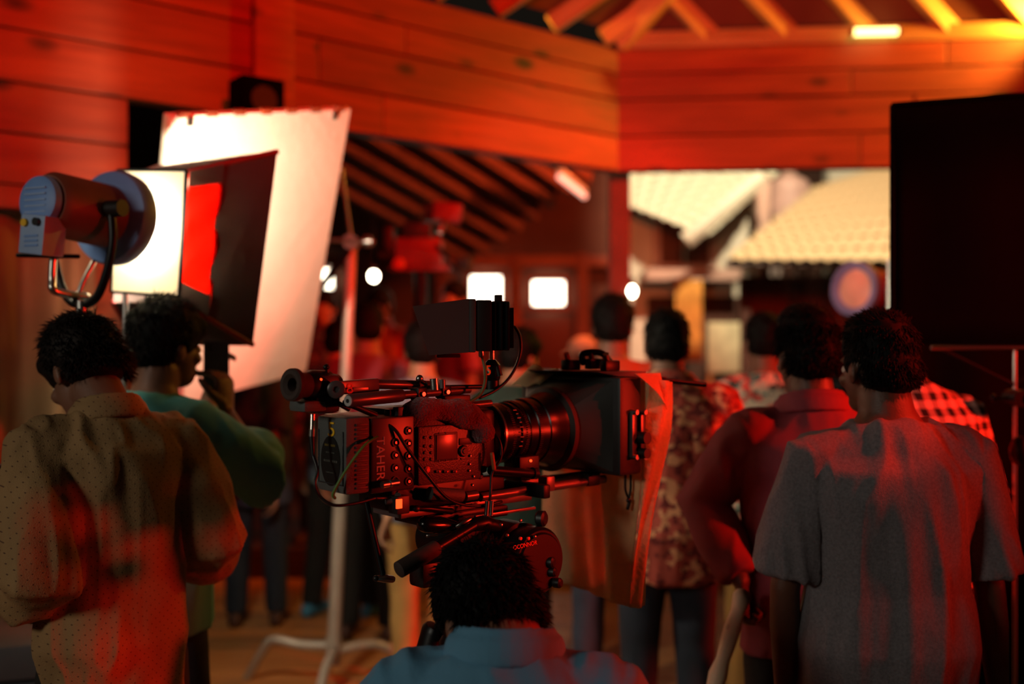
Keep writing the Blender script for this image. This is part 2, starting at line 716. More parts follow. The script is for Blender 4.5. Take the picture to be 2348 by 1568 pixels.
pbr('hair', '#0a0908', 0.7, 0, 0.3, 60, spec=0.15)
pbr('hair_brown', '#1a110c', 0.65, 0, 0.3, 60, spec=0.2)
pbr('eye_white', '#d8d0c4', 0.3)
pattern_mat('shirt_dots', '#96744a', ['#5e4028'], 'dots', 70, 0.11)
pbr('shirt_teal', '#5fb0aa', 0.85, 0, 0.12, 5, 0.2, 300)
pbr('shirt_maroon', '#8a3440', 0.8, 0, 0.12, 5, 0.2, 300)
pbr('shirt_grey', '#726e72', 0.9, 0, 0.2, 160, 0.25, 400)
pbr('shirt_blue', '#5c93b4', 0.85, 0, 0.1, 5, 0.2, 300)
pbr('shirt_navy', '#2c3a52', 0.85, 0, 0.15, 5)
pbr('shirt_orange', '#b4502c', 0.85, 0, 0.15, 5)
pbr('shirt_slate', '#6a7484', 0.85, 0, 0.15, 5)
pbr('shirt_seagreen', '#16362f', 0.85, 0, 0.15, 5)
pattern_mat('shirt_print', '#a84434', ['#d89468', '#6a1c18'], 'noise', 26, 0.56)
pattern_mat('shirt_floral', '#e0d0b8', ['#2f8f88', '#34443c', '#e05a50'], 'noise', 17, 0.57)
pattern_mat('shirt_floral_blue', '#66748c', ['#a8b8b0', '#2f5a48', '#40506c'], 'noise', 20, 0.57)
pattern_mat('shirt_check', '#e6b4a4', ['#16100e'], 'check', 22)
pbr('denim', '#39465a', 0.9, 0, 0.2, 10, 0.2, 300)
pbr('denim_dark', '#1c2430', 0.9, 0, 0.2, 10, 0.2, 300)
pbr('trousers_black', '#17140f', 0.9, 0, 0.15, 10)
pbr('khaki', '#b08a4c', 0.9, 0, 0.12, 10)
pbr('shoe_blue', '#4a8fb0', 0.7, 0, 0.1)
pbr('shoe_brown', '#4a2c20', 0.6, 0, 0.1)
pbr('cap_cream', '#e0c8a4', 0.9, 0, 0.1)
pbr('green_plastic', '#1f8a4c', 0.5)
pbr('case_grey', '#6a6e72', 0.6, 0, 0.1)
# ------------------------------------------------------------------ the setting
CX, CY = 0.654, 6.2
ang_l = math.atan2(-0.621, -0.783)
ang_r = math.atan2(-0.0905, 0.996)
ZB = [2.639, 2.855, 3.08, 3.24, 3.40]


def plank_wall(name, loc, rz, side, length, rows, mat='pine', seed=0):
    """rows: (z0, z1, t0, t1); boards stand proud of the backing on local side*y"""
    R = random.Random(seed)
    g = Geo()
    for z0, z1, t0, t1 in rows:
        g.box(((t0 + t1) / 2, -side * 0.045, (z0 + z1) / 2), (t1 - t0, 0.05, z1 - z0 + 0.002))
    w = build(name, g, 'dark_wood', None, 0, smooth=False)
    w.location = loc
    w.rotation_euler = (0, 0, rz)
    tag(w, kind='structure')
    for z0, z1, t0, t1 in rows:
        t = t0 - R.uniform(0, 1.0) if t1 - t0 > 2 else t0
        while t < t1:
            e = t + R.uniform(1.5, 2.3)
            a, b = max(t, t0), min(e, t1)
            if b - a > 0.02:
                L = b - a - 0.006
                H = z1 - z0 - 0.008
                gg = Geo().box((0, 0, 0), (L, 0.04, H))
                p = build('plank', gg, mat, w, 0.006, smooth=False)
                p.location = ((a + b) / 2, R.uniform(-0.004, 0.004), (z0 + z1) / 2)
            t = e
    return w


rows = [(ZB[i], ZB[i + 1], 0.0, 5.6) for i in range(4)]
rows += [(2.43, 2.639, 2.98, 5.6), (2.22, 2.43, 2.98, 5.6), (2.12, 2.22, 2.98, 5.6)]
wall_left = plank_wall('wall_left', (CX, CY, 0), ang_l, 1, 5.6, rows, seed=3)
wall_right = plank_wall('wall_right', (CX, CY, 0), ang_r, -1, 4.2, [(ZB[i], ZB[i + 1], 0.0, 4.2) for i in range(4)], seed=5)

dl = np.array([-0.783, -0.621, 0]); nl = np.array([0.621, -0.783, 0])
# upright board over the joint of the left header
c0 = np.array([CX, CY, 0]) + dl * 2.32 + nl * 0.04
t1 = build('trim_1', Geo().box((0, 0, 3.02), (0.2, 0.06, 0.76)), 'pine', None, 0.006)
t1.location = tuple(c0); t1.rotation_euler = (0, 0, ang_l)
tag(t1, kind='structure')
# corner post and the end post of the left wall
for k, (p, s, z) in enumerate([((0.69, 6.42), 0.13, 2.66), ((CX + dl[0] * 3.06, CY + dl[1] * 3.06 + 0.1), 0.14, 2.2), ((4.75, 5.95), 0.16, 3.4)]):
    t = build('trim_%d' % (k + 2), Geo().box((0, 0, z / 2), (s, s, z)), 'pine' if k else pbr('post_brown', '#7a5040', .8), None, 0.008)
    t.location = (p[0], p[1], 0)
    tag(t, kind='structure')

# floor boards
fl = build('floor', Geo().box((0, 3.6, -0.06), (11, 9.4, 0.06)), 'dark_wood', None, 0, smooth=False)
tag(fl, kind='structure')
wood_mat('floor_board', '#b07040', '#c98c50', rough=0.42, axis=0, knots=False)
wid = 0.135
shared = {}
R = random.Random(11)
y = -1.0
while y < 8.2:
    x = -5.4 - R.uniform(0, 1.5)
    while x < 5.4:
        L = R.choice([2.4, 2.8, 3.2])
        if L not in shared:
            shared[L] = Geo().box((0, 0, 0), (L - 0.006, wid - 0.007, 0.03)).mesh('board', 0.003, 1)
        p = link('plank', shared[L], 'floor_board', fl, smooth=False)
        p.location = (x + L / 2, y + wid / 2, -0.015 + R.uniform(-0.0015, 0.0))
        x += L
    y += wid
gr = build('ground', Geo().box((0, 18, -0.09), (40, 20, 0.1)), pbr('lane_earth', '#5a4030', 0.9, 0, 0.2, 2, 0.4, 20), None, 0, smooth=False)
tag(gr, kind='structure')
# low wooden platform under the crowd beyond
pf = build('platform', Geo().box((-0.7, 7.6, 0.1), (5.2, 1.9, 0.2)), 'dark_wood', None, 0.01)
tag(pf, kind='structure')

# roof of the pavilion: two planes meeting at a hip
zt = ZB[-1]
corner = np.array([CX, CY, zt + 0.07])
eL = np.array([-0.783, -0.621, 0.0]); eR = np.array([0.996, -0.0905, 0.0])
hip = np.array([0.59, -0.30, 0.60]); rr = np.array([-0.70, -0.2, 0.62]); ll = np.array([0.90, -0.05, 0.60])
up = np.array([0, 0, 0.05])
ceil = build('ceiling', Geo().prism([corner + eL * 5.5 + up, corner + up, corner + hip * 3 + up, corner + eL * 5.5 + hip * 3 + up], (0, 0, 0.03))
             .prism([corner + up, corner + eR * 4.5 + up, corner + eR * 4.5 + hip * 3 + up, corner + hip * 3 + up], (0, 0, 0.03)), 'wall_brown', None, 0, smooth=False)
tag(ceil, kind='structure')


def rafter(a, d, L, w=0.06, h=0.11):
    a = np.asarray(a, float); d = norm(d)
    Rm = axes(d, (0, 0, 1))
    g = Geo().box((0, 0, 0), (L, w, h))
    o = build('rafter', g, 'pine_rafter', ceil, 0.005, smooth=False)
    c = a + d * L / 2
    o.matrix_local = Matrix([[*Rm[0], c[0]], [*Rm[1], c[1]], [*Rm[2], c[2]], [0, 0, 0, 1]])
    return o


rafter(corner + np.array([0, 0, -0.03]), hip, 2.4, 0.10, 0.16)
for k in range(1, 7):
    rafter(corner + eR * (0.12 + 0.48 * (k - 1)) - np.array([0, -0.02, 0.02]), rr, min(2.4, 0.28 + 0.48 * (k - 1)), 0.055)
for k in range(1, 9):
    rafter(corner + eL * (0.12 + 0.42 * (k - 1)) - np.array([0, 0, 0.02]), ll, 1.5 if k > 2 else 0.3 + 0.4 * k, 0.06)
wp = build('trim_5', Geo().box((2.1, 0.02, zt + 0.05), (4.2, 0.1, 0.1)), 'pine_rafter', None, 0.006)
wp.location = (CX, CY, 0); wp.rotation_euler = (0, 0, ang_r)
tag(wp, kind='structure')

# far hall seen under the left header: back wall, posts, lean-to roof
wb = build('wall_back', Geo().box((-1.1, 10.6, 2.1), (4.6, 0.12, 4.2)), 'wall_brown', None, 0, smooth=False)
tag(wb, kind='structure')


def lit_window(n, px0, py0, px1, py1, d):
    a = P(px0, py0, d); b = P(px1, py1, d)
    c = (a + b) / 2
    w, h = abs(b[0] - a[0]), abs(a[2] - b[2])
    r = build('window_%d' % n, Geo().box((0, 0, h / 2 + .03), (w + .12, .05, .05)).box((0, 0, -h / 2 - .03), (w + .12, .05, .05))
              .box((w / 2 + .03, 0, 0), (.05, .05, h)).box((-w / 2 - .03, 0, 0), (.05, .05, h)), 'pine', None, 0.004)
    r.location = tuple(c)
    tag(r, kind='structure')
    bx('pane', r, 'glow_window', (0, 0.03, 0), (w, 0.03, h), 0.0)
    bx('sill', r, 'pine', (0, -0.03, -h / 2 - 0.06), (w + 0.2, 0.1, 0.03), 0.004)
    return r


lit_window(1, 1080, 634, 1148, 712, 10.45)
lit_window(2, 1222, 645, 1293, 698, 10.45)
lit_window(3, 722, 618, 762, 660, 10.45)
k = 6
for px in (1015, 1182, 1335, 830):
    a = P(px, 600, 10.4)
    t = build('trim_%d' % k, Geo().box((0, 0, 1.25), (0.13, 0.13, 2.5)), 'pine', None, 0.006)
    t.location = (a[0], 10.4, 0); tag(t, kind='structure'); k += 1
t = build('trim_%d' % k, Geo().box((0, 0, 0), (4.6, 0.14, 0.12)), 'pine', None, 0.006)
t.location = (-1.1, 10.42, 2.42); tag(t, kind='structure'); k += 1
# lean-to roof between the header and the far hall
ra, rb = np.array([-3.2, 5.9, 3.75]), np.array([-0.1, 7.0, 3.45])
dd = np.array([0.62, 0.62, -0.30]) * 4.6
roofm = build('ceiling_lean_to', Geo().prism([ra, rb + np.array([0.1, 0, 0]), rb + dd * 0.3, ra + dd], (0, 0, 0.04)), 'wall_brown', None, 0, smooth=False)
tag(roofm, kind='structure')
for i in range(9):
    a = ra + (rb - ra) * (i / 8) - np.array([0, 0, 0.06])
    L = np.linalg.norm(dd) * (1 - 0.7 * i / 8)
    d = norm(dd)
    Rm = axes(d, (0, 0, 1))
    o = build('rafter', Geo().box((0, 0, 0), (L, 0.07, 0.10)), 'wall_brown', roofm, 0.005, smooth=False)
    c = a + d * L / 2
    o.matrix_local = Matrix([[*Rm[0], c[0]], [*Rm[1], c[1]], [*Rm[2], c[2]], [0, 0, 0, 1]])

# hanging bulbs
def lean_z(x, y):
    e = rb - ra
    M2 = np.array([[e[0], dd[0]], [e[1], dd[1]]])
    k1, k2 = np.linalg.solve(M2, np.array([x - ra[0], y - ra[1]]))
    return ra[2] + k1 * e[2] + k2 * dd[2]


for px, py, d, lab in [(857, 633, 7.4, 'bare glowing bulb on a cord above the crowd, right of the steel light stand'),
                       (967, 648, 7.4, 'bare glowing bulb just under the far red film camera'),
                       (1447, 668, 6.38, 'round glowing bulb beside the pale corner post')]:
    p = P(px, py, d)
    b = thing('pendant_bulb', lab, 'bulb', tuple(p), 0, 'bare bulbs')
    build('globe', Geo().ell((0, 0, 0), (0.034, 0.034, 0.04)), 'glow_bulb', b)
    cyl('socket', b, 'black', (0, 0, 0.035), (0, 0, 0.09), 0.018)
    if d > 7:
        cyl('cord', b, 'cable_black', (0, 0, 0.09), (0, 0, lean_z(p[0], p[1]) - p[2] + .03), 0.004, seg=8)
    else:
        cyl('bracket', b, 'black_metal', (0, 0, 0.08), (0.69 - p[0], 6.40 - p[1], 0.08), 0.008, seg=8)
# fluorescent fitting glimpsed under the lean-to
a, b_ = P(1283, 405, 7.4), P(1340, 450, 7.9)
ft = thing('tube_lamp', 'pinkish tube lamp on a sloping rafter left of the corner post', 'lamp', tuple(a))
cyl('tube', ft, pbr('glow_pink', '#ffd0c0', 0.5, emit=(1.0, 0.55, 0.42), estr=1.2), (0, 0, 0), tuple(b_ - a), 0.022)
bx('fitting', ft, 'plaster', tuple((b_ - a) / 2 + np.array([0, 0, 0.045])), (np.linalg.norm(b_ - a), 0.05, 0.03), 0.004, axes(b_ - a, (0, 0, 1)))
# lit tube on the wall plate
p = P(2000, 93, 5.98)
ft = thing('tube_lamp', 'short bright yellow tube lamp lying on the right header beam', 'lamp', (p[0], p[1] - 0.05, zt))
cyl('tube', ft, 'glow_tube', (-0.13, 0, 0.025), (0.13, 0, 0.03), 0.022)
cyl('end_cap', ft, 'steel', (-0.15, 0, 0.025), (-0.13, 0, 0.025), 0.024)
cyl('end_cap', ft, 'steel', (0.13, 0, 0.03), (0.15, 0, 0.03), 0.024)

# ------------------------------------------------------------------ the lane outside
tile_mesh = {}


def tiled_roof(parent, c00, c10, c11, c01, nu, nv, mat):
    """u along the eave, v up the slope"""
    c00, c10, c11, c01 = [np.asarray(c, float) for c in (c00, c10, c11, c01)]
    if mat not in tile_mesh:
        g = Geo()
        n = 6
        prof = [(-0.5 + i / n, 0.42 * math.sin(math.pi * i / n)) for i in range(n + 1)]
        inn = [(x * 0.86, z - 0.1) for x, z in prof]
        poly = [(x, 0, z) for x, z in prof] + [(x, 0, z) for x, z in reversed(inn)]
        g.prism([(x, -0.58, z) for x, _, z in poly], (0, 1.16, 0.0))
        tile_mesh[mat] = g.mesh('tile')
    nrm = norm(np.cross(c10 - c00, c01 - c00))
    if nrm[2] < 0:
        nrm = -nrm
    build('deck', Geo().hexa([c00 - nrm * .03, c10 - nrm * .03, c11 - nrm * .03, c01 - nrm * .03], [c00, c10, c11, c01]), 'dark_wood', parent, 0, smooth=False)
    inv = np.array(parent.matrix_basis.translation)
    for j in range(nv):
        for i in range(nu):
            u, v = (i + 0.5) / nu, (j + 0.5) / nv
            q = (1 - u) * (1 - v) * c00 + u * (1 - v) * c10 + u * v * c11 + (1 - u) * v * c01
            du = ((1 - v) * (c10 - c00) + v * (c11 - c01)) / nu
            dv = ((1 - u) * (c01 - c00) + u * (c11 - c10)) / nv
            o = link('tile', tile_mesh[mat], mat, parent, smooth=False)
            zz = nrm * np.linalg.norm(du) * 0.5
            dv2 = dv - nrm * 0.035
            q = q + nrm * 0.02
            o.matrix_local = Matrix([[du[0], dv2[0], zz[0], q[0]], [du[1], dv2[1], zz[1], q[1]], [du[2], dv2[2], zz[2], q[2]], [0, 0, 0, 1]])


hA = thing('house', 'pale plastered house with cream tiled roof and small dark window across the lane', 'house')
a, b = P(1430, 600, 10.9), P(1745, 600, 10.9)
build('wall', Geo().box(((a[0] + b[0]) / 2, 11.0, 1.75), (b[0] - a[0], 0.2, 3.5)), 'plaster', hA, 0, smooth=False)
tiled_roof(hA, P(1425, 470, 10.5), P(1620, 548, 10.2), P(1790, 392, 10.9), P(1425, 330, 11.4), 8, 8, 'tile_pale')
wa, wb_ = P(1508, 482, 10.8), P(1636, 612, 10.8)
wc = (wa + wb_) / 2
W, Hh = wb_[0] - wa[0], wa[2] - wb_[2]
wf = build('window', Geo().box((wc[0], 10.86, wc[2] + Hh / 2), (W + .1, .08, .07)).box((wc[0], 10.86, wc[2] - Hh / 2), (W + .1, .08, .07))
           .box((wc[0] - W / 2, 10.86, wc[2]), (.07, .08, Hh)).box((wc[0] + W / 2, 10.86, wc[2]), (.07, .08, Hh)), 'plaster_pink', hA, 0.005)
bx('shutter', wf, 'wall_brown', (wc[0] - W / 4, 10.88, wc[2]), (W / 2 - .04, .04, Hh - .05), 0.004)
bx('shutter', wf, 'wall_brown', (wc[0] + W / 4, 10.88, wc[2]), (W / 2 - .04, .04, Hh - .05), 0.004)
la, lb = P(1480, 630, 10.5), P(1700, 632, 10.5)
build('ledge', Geo().box(((la[0] + lb[0]) / 2, 10.7, la[2]), (lb[0] - la[0], 0.45, 0.12)), 'plaster_pink', hA, 0.01)
dw = P(1560, 740, 10.8)
build('doorway', Geo().box((dw[0] + .2, 10.88, 1.05), (1.1, 0.06, 2.05)), 'wall_dark', hA, 0, smooth=False)
ba, bb = P(1750, 405, 9.9), P(1572, 552, 9.9)
build('barge_board', Geo().loft([ba, bb], [(0.05, 0.085)] * 2, ref=(0, 1, 0), seg=4, round_ends=False), 'plaster', hA, 0.01)
pa = P(1748, 480, 10.4)
build('gable_post', Geo().box((pa[0], 10.4, 2.4), (0.13, 0.13, 1.8)), 'plaster_pink', hA, 0.01)

hB = thing('house', 'low brown house with a bright clay tiled roof, right across the lane', 'house')
tiled_roof(hB, P(1662, 600, 9.6), P(2260, 606, 9.3), P(2260, 320, 11.6), P(1870, 440, 11.0), 18, 9, 'tile_clay')
a, b = P(1700, 700, 10.0), P(2260, 700, 10.0)
build('wall', Geo().box(((a[0] + b[0]) / 2, 10.05, 1.12), (b[0] - a[0], 0.15, 2.24)), 'wall_brown', hB, 0, smooth=False)
for px in (1712, 1830, 1905):
    a = P(px, 700, 9.85)
    build('wall_post', Geo().box((a[0], 9.93, 1.1), (0.1, 0.1, 2.2)), 'wall_dark', hB, 0.006)
a, b = P(1665, 606, 9.6), P(2260, 612, 9.35)
build('fascia', Geo().loft([a, b], [(0.03, 0.03)] * 2, seg=6, round_ends=False), 'dark_wood', hB)

hC = thing('house', 'white walled house glimpsed behind the clay tiled roof', 'house')
a, b = P(1900, 380, 12.6), P(2150, 480, 12.6)
build('wall', Geo().box(((a[0] + b[0]) / 2, 12.7, 2.0), (b[0] - a[0], 0.2, 4.0)), 'plaster', hC, 0, smooth=False)
build('lintel', Geo().box(((a[0] + b[0]) / 2, 12.56, 3.05), (b[0] - a[0], 0.1, 0.1)), 'wall_dark', hC, 0.01)
build('coping', Geo().box(((a[0] + b[0]) / 2, 12.6, 4.05), (b[0] - a[0] + .2, 0.4, 0.1)), 'plaster', hC, 0.01)
p = P(1808, 505, 11.7)
tk = thing('water_tank', 'rounded pinkish water tank rising behind the clay roof', 'tank', (p[0], p[1], 0))
lathe('tank', tk, pbr('tank_pink', '#d8a898', 0.6), (0, 0, p[2] - 0.05), (0, 0, 1), [(0, .2), (.04, .24), (.42, .25), (.5, .22), (.56, .12), (.58, .06)])
cyl('cap', tk, 'plaster_pink', (0, 0, p[2] + .52), (0, 0, p[2] + .58), 0.08)
for sx in (-1, 1):
    for sy in (-1, 1):
        cyl('leg', tk, 'steel_pole', (sx * .16, sy * .16, 0), (sx * .16, sy * .16, p[2] - 0.04), 0.03)
build('backdrop_wall', Geo().box((1.5, 15.0, 3), (16, 0.2, 6)), 'wall_dark', None, 0, smooth=False)
tag(bpy.data.objects['backdrop_wall'], kind='structure')
bpy.data.objects['backdrop_wall'].name = 'wall_far'

# ochre cloth and pale board on the house front
a = P(1582, 650, 10.2)
oc = build('hanging_cloth', Geo().sheet(lambda u, v: (a[0] - .13 + .27 * u, 10.3 + .03 * math.sin(u * 18), a[2] + .05 - v * .85), 18, 4, 0.006, (0, 1, 0)),
           pbr('cloth_ochre', '#c88a3c', 0.9), None, angle=180)
tag(oc, 'narrow ochre cloth hanging below the pale ledge across the lane', 'cloth')
ocr = build('rod', Geo().loft([(a[0] - .18, 10.31, a[2] + .05), (a[0] + .18, 10.31, a[2] + .05)], [.012] * 2, seg=8), 'steel_pole', oc)
a = P(1662, 790, 9.75)
pb = thing('notice_board', 'pale greenish panel standing in the dark doorway across the lane', 'panel', (a[0], 9.8, 0))
bx('sheet', pb, pbr('board_green', '#c4c49a', 0.8), (0, 0, a[2] - .03), (0.32, 0.03, 0.5), 0.01)
for s in (-1, 1):
    bx('leg', pb, 'pine_rafter', (s * .13, 0.03, (a[2] - .1) / 2), (0.04, 0.03, a[2] - .1), 0.003)

# ------------------------------------------------------------------ left side: curtain, case
a = np.array([CX, CY, 0]) + dl * 3.02
b = np.array([CX, CY, 0]) + dl * 5.3
cu = build('curtain', Geo().sheet(lambda u, v: tuple((a + (b - a) * u)[:2] + nl[:2] * (-.12 + .045 * math.sin(u * 62 + 2 * math.sin(9 * u)))) + (2.16 - 2.13 * v,),
                                  150, 8, 0.004, nl), 'curtain_brown', None, angle=180)
tag(cu, 'brown pleated curtain hanging below the plank wall behind the film lamp', 'curtain')
build('rail', Geo().loft([tuple((a - nl * .12)[:2]) + (2.17,), tuple((b - nl * .12)[:2]) + (2.17,)], [.016] * 2, seg=10), 'steel_pole', cu)
ec = thing('equipment_case', 'grey equipment case on the floor at the far left', 'case', (-1.75, 3.45, 0), 0.3)
bx('body', ec, 'case_grey', (0, 0, .24), (.7, .45, .44), 0.02)
bx('lid', ec, 'case_grey', (0, 0, .53), (.71, .46, .12), 0.02)
for s in (-1, 1):
    bx('latch', ec, 'steel', (s * .2, -.235, .45), (.05, .015, .07), 0.003)
tube('handle', ec, 'black', [(-.08, -.23, .3), (-.07, -.27, .3), (.07, -.27, .3), (.08, -.23, .3)], 0.009)

# black loudspeaker on the header joint
p = P(588, 236, 4.42)
sp = thing('loudspeaker', 'small black box speaker on the header above the white reflector', 'speaker', (p[0], p[1], p[2] - .1), ang_l + math.pi)
bx('cabinet', sp, 'flag_black', (0, 0, .1), (.2, .16, .2), 0.012)
cyl('cone', sp, 'rubber', (0, -.075, .1), (0, -.085, .1), .06)
bx('bracket', sp, 'black_metal', (0, .12, .1), (.06, .12, .06), 0.004)

# ------------------------------------------------------------------ film lamp with diffusion, soft box and reflector
AX = norm([0.38, 0.92, -0.06])
fr = np.array([-1.0985, 2.75, 1.922])
fx, fy = -1.13, 2.66
lamp = thing('film_lamp', 'blue and brown film lamp head on a stand, left, blazing towards the white reflector', 'lamp', (fx, fy, 0))
o0 = np.array([fx, fy, 0])


def LL(p):
    return np.asarray(p, float) - o0


back = LL(fr - AX * 0.235)
lathe('housing', lamp, 'lamp_body', back, AX, [(0, .07), (.02, .082), (.2, .086), (.215, .092)], 36)
lathe('rear_cap', lamp, 'lamp_blue', back - AX * .03, AX, [(0, .05), (.006, .062), (.022, .066), (.03, .06)], 32)
for k in range(5):
    c = back - AX * .031
    bx('vent_slot', lamp, 'lamp_pale', c + np.array([0, 0, -.03 + .015 * k]), (.07, .003, .004), 0.0, Rz(math.atan2(AX[1], AX[0]) - math.pi / 2))
lathe('front_ring', lamp, 'lamp_blue', back + AX * .2, AX, [(0, .09), (.012, .125), (.03, .132), (.06, .128), (.062, .108), (.03, .1)], 48)
lathe('lens', lamp, 'glow_white', back + AX * .235, AX, [(0, .1), (.01, .095), (.02, .07), (.026, .03)], 40)
zr = Rz(math.atan2(AX[1], AX[0]) - math.pi / 2)
ib = LL(P(98, 540, 2.52))
igniter = bx('igniter_box', lamp, 'lamp_pale', ib, (.082, .07, .1), 0.006, zr @ Ry(0.12))
nb = zr @ np.array([0, -1, 0])
for dz in (-.028, -.016, -.004):
    bx('vent_slot', igniter, 'lamp_blue', ib + nb * .0355 + np.array([0, 0, dz]), (.045, .003, .005), 0, zr)
cyl('knob', igniter, 'black', ib + nb * .03 + zr @ np.array([.022, 0, .03]), ib + nb * .045 + zr @ np.array([.022, 0, .03]), .01)
cyl('knob', igniter, 'yellow_mark', ib + nb * .03 + zr @ np.array([-.02, 0, .03]), ib + nb * .042 + zr @ np.array([-.02, 0, .03]), .01)
# yoke
sx = zr @ np.array([1, 0, 0])
mid = back + AX * .12
pole_xy = np.array([0, 0, 0])
yk = [mid + sx * .1, mid + sx * .105 + np.array([0, 0, -.1]), mid + sx * .06 + np.array([0, 0, -.22]), mid + np.array([0, 0, -.25]),
      mid - sx * .06 + np.array([0, 0, -.22]), mid - sx * .105 + np.array([0, 0, -.1]), mid - sx * .1]
tube('yoke', lamp, 'black_metal', yk, 0.012)
cyl('tilt_knob', lamp, 'black', mid + sx * .09, mid + sx * .14, .022)
cyl('tilt_knob', lamp, 'black', mid - sx * .14, mid - sx * .09, .022)
cyl('spigot', lamp, 'steel', mid + np.array([0, 0, -.36]), mid + np.array([0, 0, -.24]), .016)
cyl('pole', lamp, 'steel', (mid[0], mid[1], .35), mid + np.array([0, 0, -.34]), .014)
cyl('pole_sleeve', lamp, 'black_metal', (mid[0], mid[1], .12), (mid[0], mid[1], 1.0), .02)
cyl('clamp_knob', lamp, 'black', (mid[0], mid[1] - .06, .98), (mid[0], mid[1], .98), .014)
for k in range(3):
    t = 2.094 * k + .4
    e = np.array([math.cos(t), math.sin(t), 0])
    tube('leg', lamp, 'steel', [mid * [1, 1, 0] + [0, 0, .3], mid * [1, 1, 0] + e * .25 + [0, 0, .24], mid * [1, 1, 0] + e * .48 + [0, 0, .015]], .013)
# side rods under the head
tube('handle', lamp, 'steel', [LL(P(122, 592, 2.6)), LL(P(120, 640, 2.6)), LL(P(128, 668, 2.6)), LL(P(200, 680, 2.68))], .011)
tube('side_rod', lamp, 'black_metal', [LL(P(40, 585, 2.55)), LL(P(180, 588, 2.6))], .006)
tube('handle', lamp, 'steel', [LL(P(176, 700, 2.66)), LL(P(185, 660, 2.66)), LL(P(215, 600, 2.68))], .008)
spot('film_lamp_beam', tuple(fr + AX * 0.02), tuple(fr + AX), 130, WARM, 120, 0.4, 0.05)

# diffusion frame right in front of the lamp
dc = np.array([-1.045, 2.86, 1.895])
dfm = thing('diffusion_frame', 'glowing white diffusion sheet in a thin frame in front of the film lamp', 'diffusion', (dc[0], dc[1], 0))
DR = axes(np.cross(AX, (0, 0, 1)), (0, 0, 1)) @ Ry(0.07)
cz = np.array([0, 0, dc[2]])
wv, hv = .125, .178
build('silk', Geo().box(cz, (2 * wv, .003, 2 * hv), DR), pbr('silk_white', '#fff6e0', 0.9, 0, 0.02, trans=0.5), dfm, 0, smooth=False)
for s in (-1, 1):
    build('frame_bar', Geo().box(cz + DR @ np.array([s * wv, 0, 0]), (.008, .008, 2 * hv), DR), 'black_metal', dfm, 0)
    build('frame_bar', Geo().box(cz + DR @ np.array([0, 0, s * hv]), (2 * wv, .008, .008), DR), 'black_metal', dfm, 0)
cyl('pole', dfm, 'steel', cz + DR @ np.array([-.09, .02, -hv]), (-.12, .06, .2), .009)
for k in range(3):
    t = 2.094 * k + 1.2
    tube('leg', dfm, 'steel', [(-.12, .06, .22), (-.12 + .3 * math.cos(t), .06 + .3 * math.sin(t), .012)], .01)

# soft box: hollow frustum
axs = norm([0.5, 0.866, 0]); prp = np.array([axs[1], -axs[0], 0])
sc = np.array([-1.075, 2.95, 1.885]); lc = np.array([-0.972, 3.15, 1.862])
zz = np.array([0, 0, 1.0])


def ring(c, hw, hh, tilt=0.0):
    return [c + prp * (hw + tilt) + zz * hh, c + prp * (hw - tilt) - zz * hh, c - prp * (hw + tilt) - zz * hh, c - prp * (hw - tilt) + zz * hh]


sb = thing('soft_box', 'black flaring soft box with red seams between the lamp and the white reflector', 'softbox', (sc[0], sc[1], 0))
ob = np.array([sc[0], sc[1], 0])
s0 = [p - ob for p in ring(sc, .14, .185, .02)]
s1 = [p - ob for p in ring(lc, .255, .29, .05)]
for i in range(4):
    j = (i + 1) % 4
    nrm_ = norm(np.cross(s0[j] - s0[i], s1[i] - s0[i]))
    f0 = .36 if i == 0 else 0.0        # the near side starts with a red gel window
    q0, q1 = s0[i] + (s1[i] - s0[i]) * f0, s0[j] + (s1[j] - s0[j]) * f0
    build('side_panel', Geo().hexa([q0, q1, s1[j], s1[i]], [q + nrm_ * .004 for q in (q0, q1, s1[j], s1[i])]), 'softbox_black', sb, 0, smooth=False)
    if i == 0:
        for v0_, v1_ in ((0.0, .12), (.86, 1.0)):
            qa, qb = s0[0] * (1 - v0_) + s0[1] * v0_, s0[0] * (1 - v1_) + s0[1] * v1_
            ra0, rb0 = s1[0] * (1 - v0_) + s1[1] * v0_, s1[0] * (1 - v1_) + s1[1] * v1_
            c4 = [qa, qb, qb + (rb0 - qb) * .36, qa + (ra0 - qa) * .36]
            build('side_panel', Geo().hexa([q + prp * .010 for q in c4], [q + prp * .014 for q in c4]), 'softbox_black', sb, 0, smooth=False)
    tube('rib', sb, 'rib_red', [s0[i], s1[i]], .009, 1, smooth=False)
# red gel sheet on the near panel
gq = [s0[0] * .99 + s0[1] * .01, s0[0] * .01 + s0[1] * .99]
g1 = [s1[0] * .99 + s1[1] * .01, s1[0] * .01 + s1[1] * .99]
no = prp * 0.012


def gelf(u, v):
    a = gq[0] * (1 - v) + gq[1] * v
    b = g1[0] * (1 - v) + g1[1] * v
    return a + (b - a) * (0.0 + .38 * u) + prp * (0.004 + 0.004 * math.sin(v * 19 + u * 4))


build('red_gel', Geo().sheet(gelf, 10, 24, .003, prp), 'gel_red', sb, angle=180)
cyl('pole', sb, 'steel', (-.1, .1, .2), tuple(s0[2] * .5 + s0[1] * .5), .011)
for k in range(3):
    t = 2.094 * k + .2
    tube('leg', sb, 'steel', [(-.1, .1, .24), (-.1 + .35 * math.cos(t), .1 + .35 * math.sin(t), .012)], .01)
bulb = bpy.data.lights.new('soft_box_fill', 'POINT')  # extra point light added inside the box to light reflector and gel
bulb.energy = 54
bulb.color = (1.0, 0.89, 0.66)
bulb.shadow_soft_size = 0.03
bo = bpy.data.objects.new('soft_box_fill', bulb)
col.objects.link(bo)
bo.location = tuple(sc + axs * 0.12 - zz * 0.05)
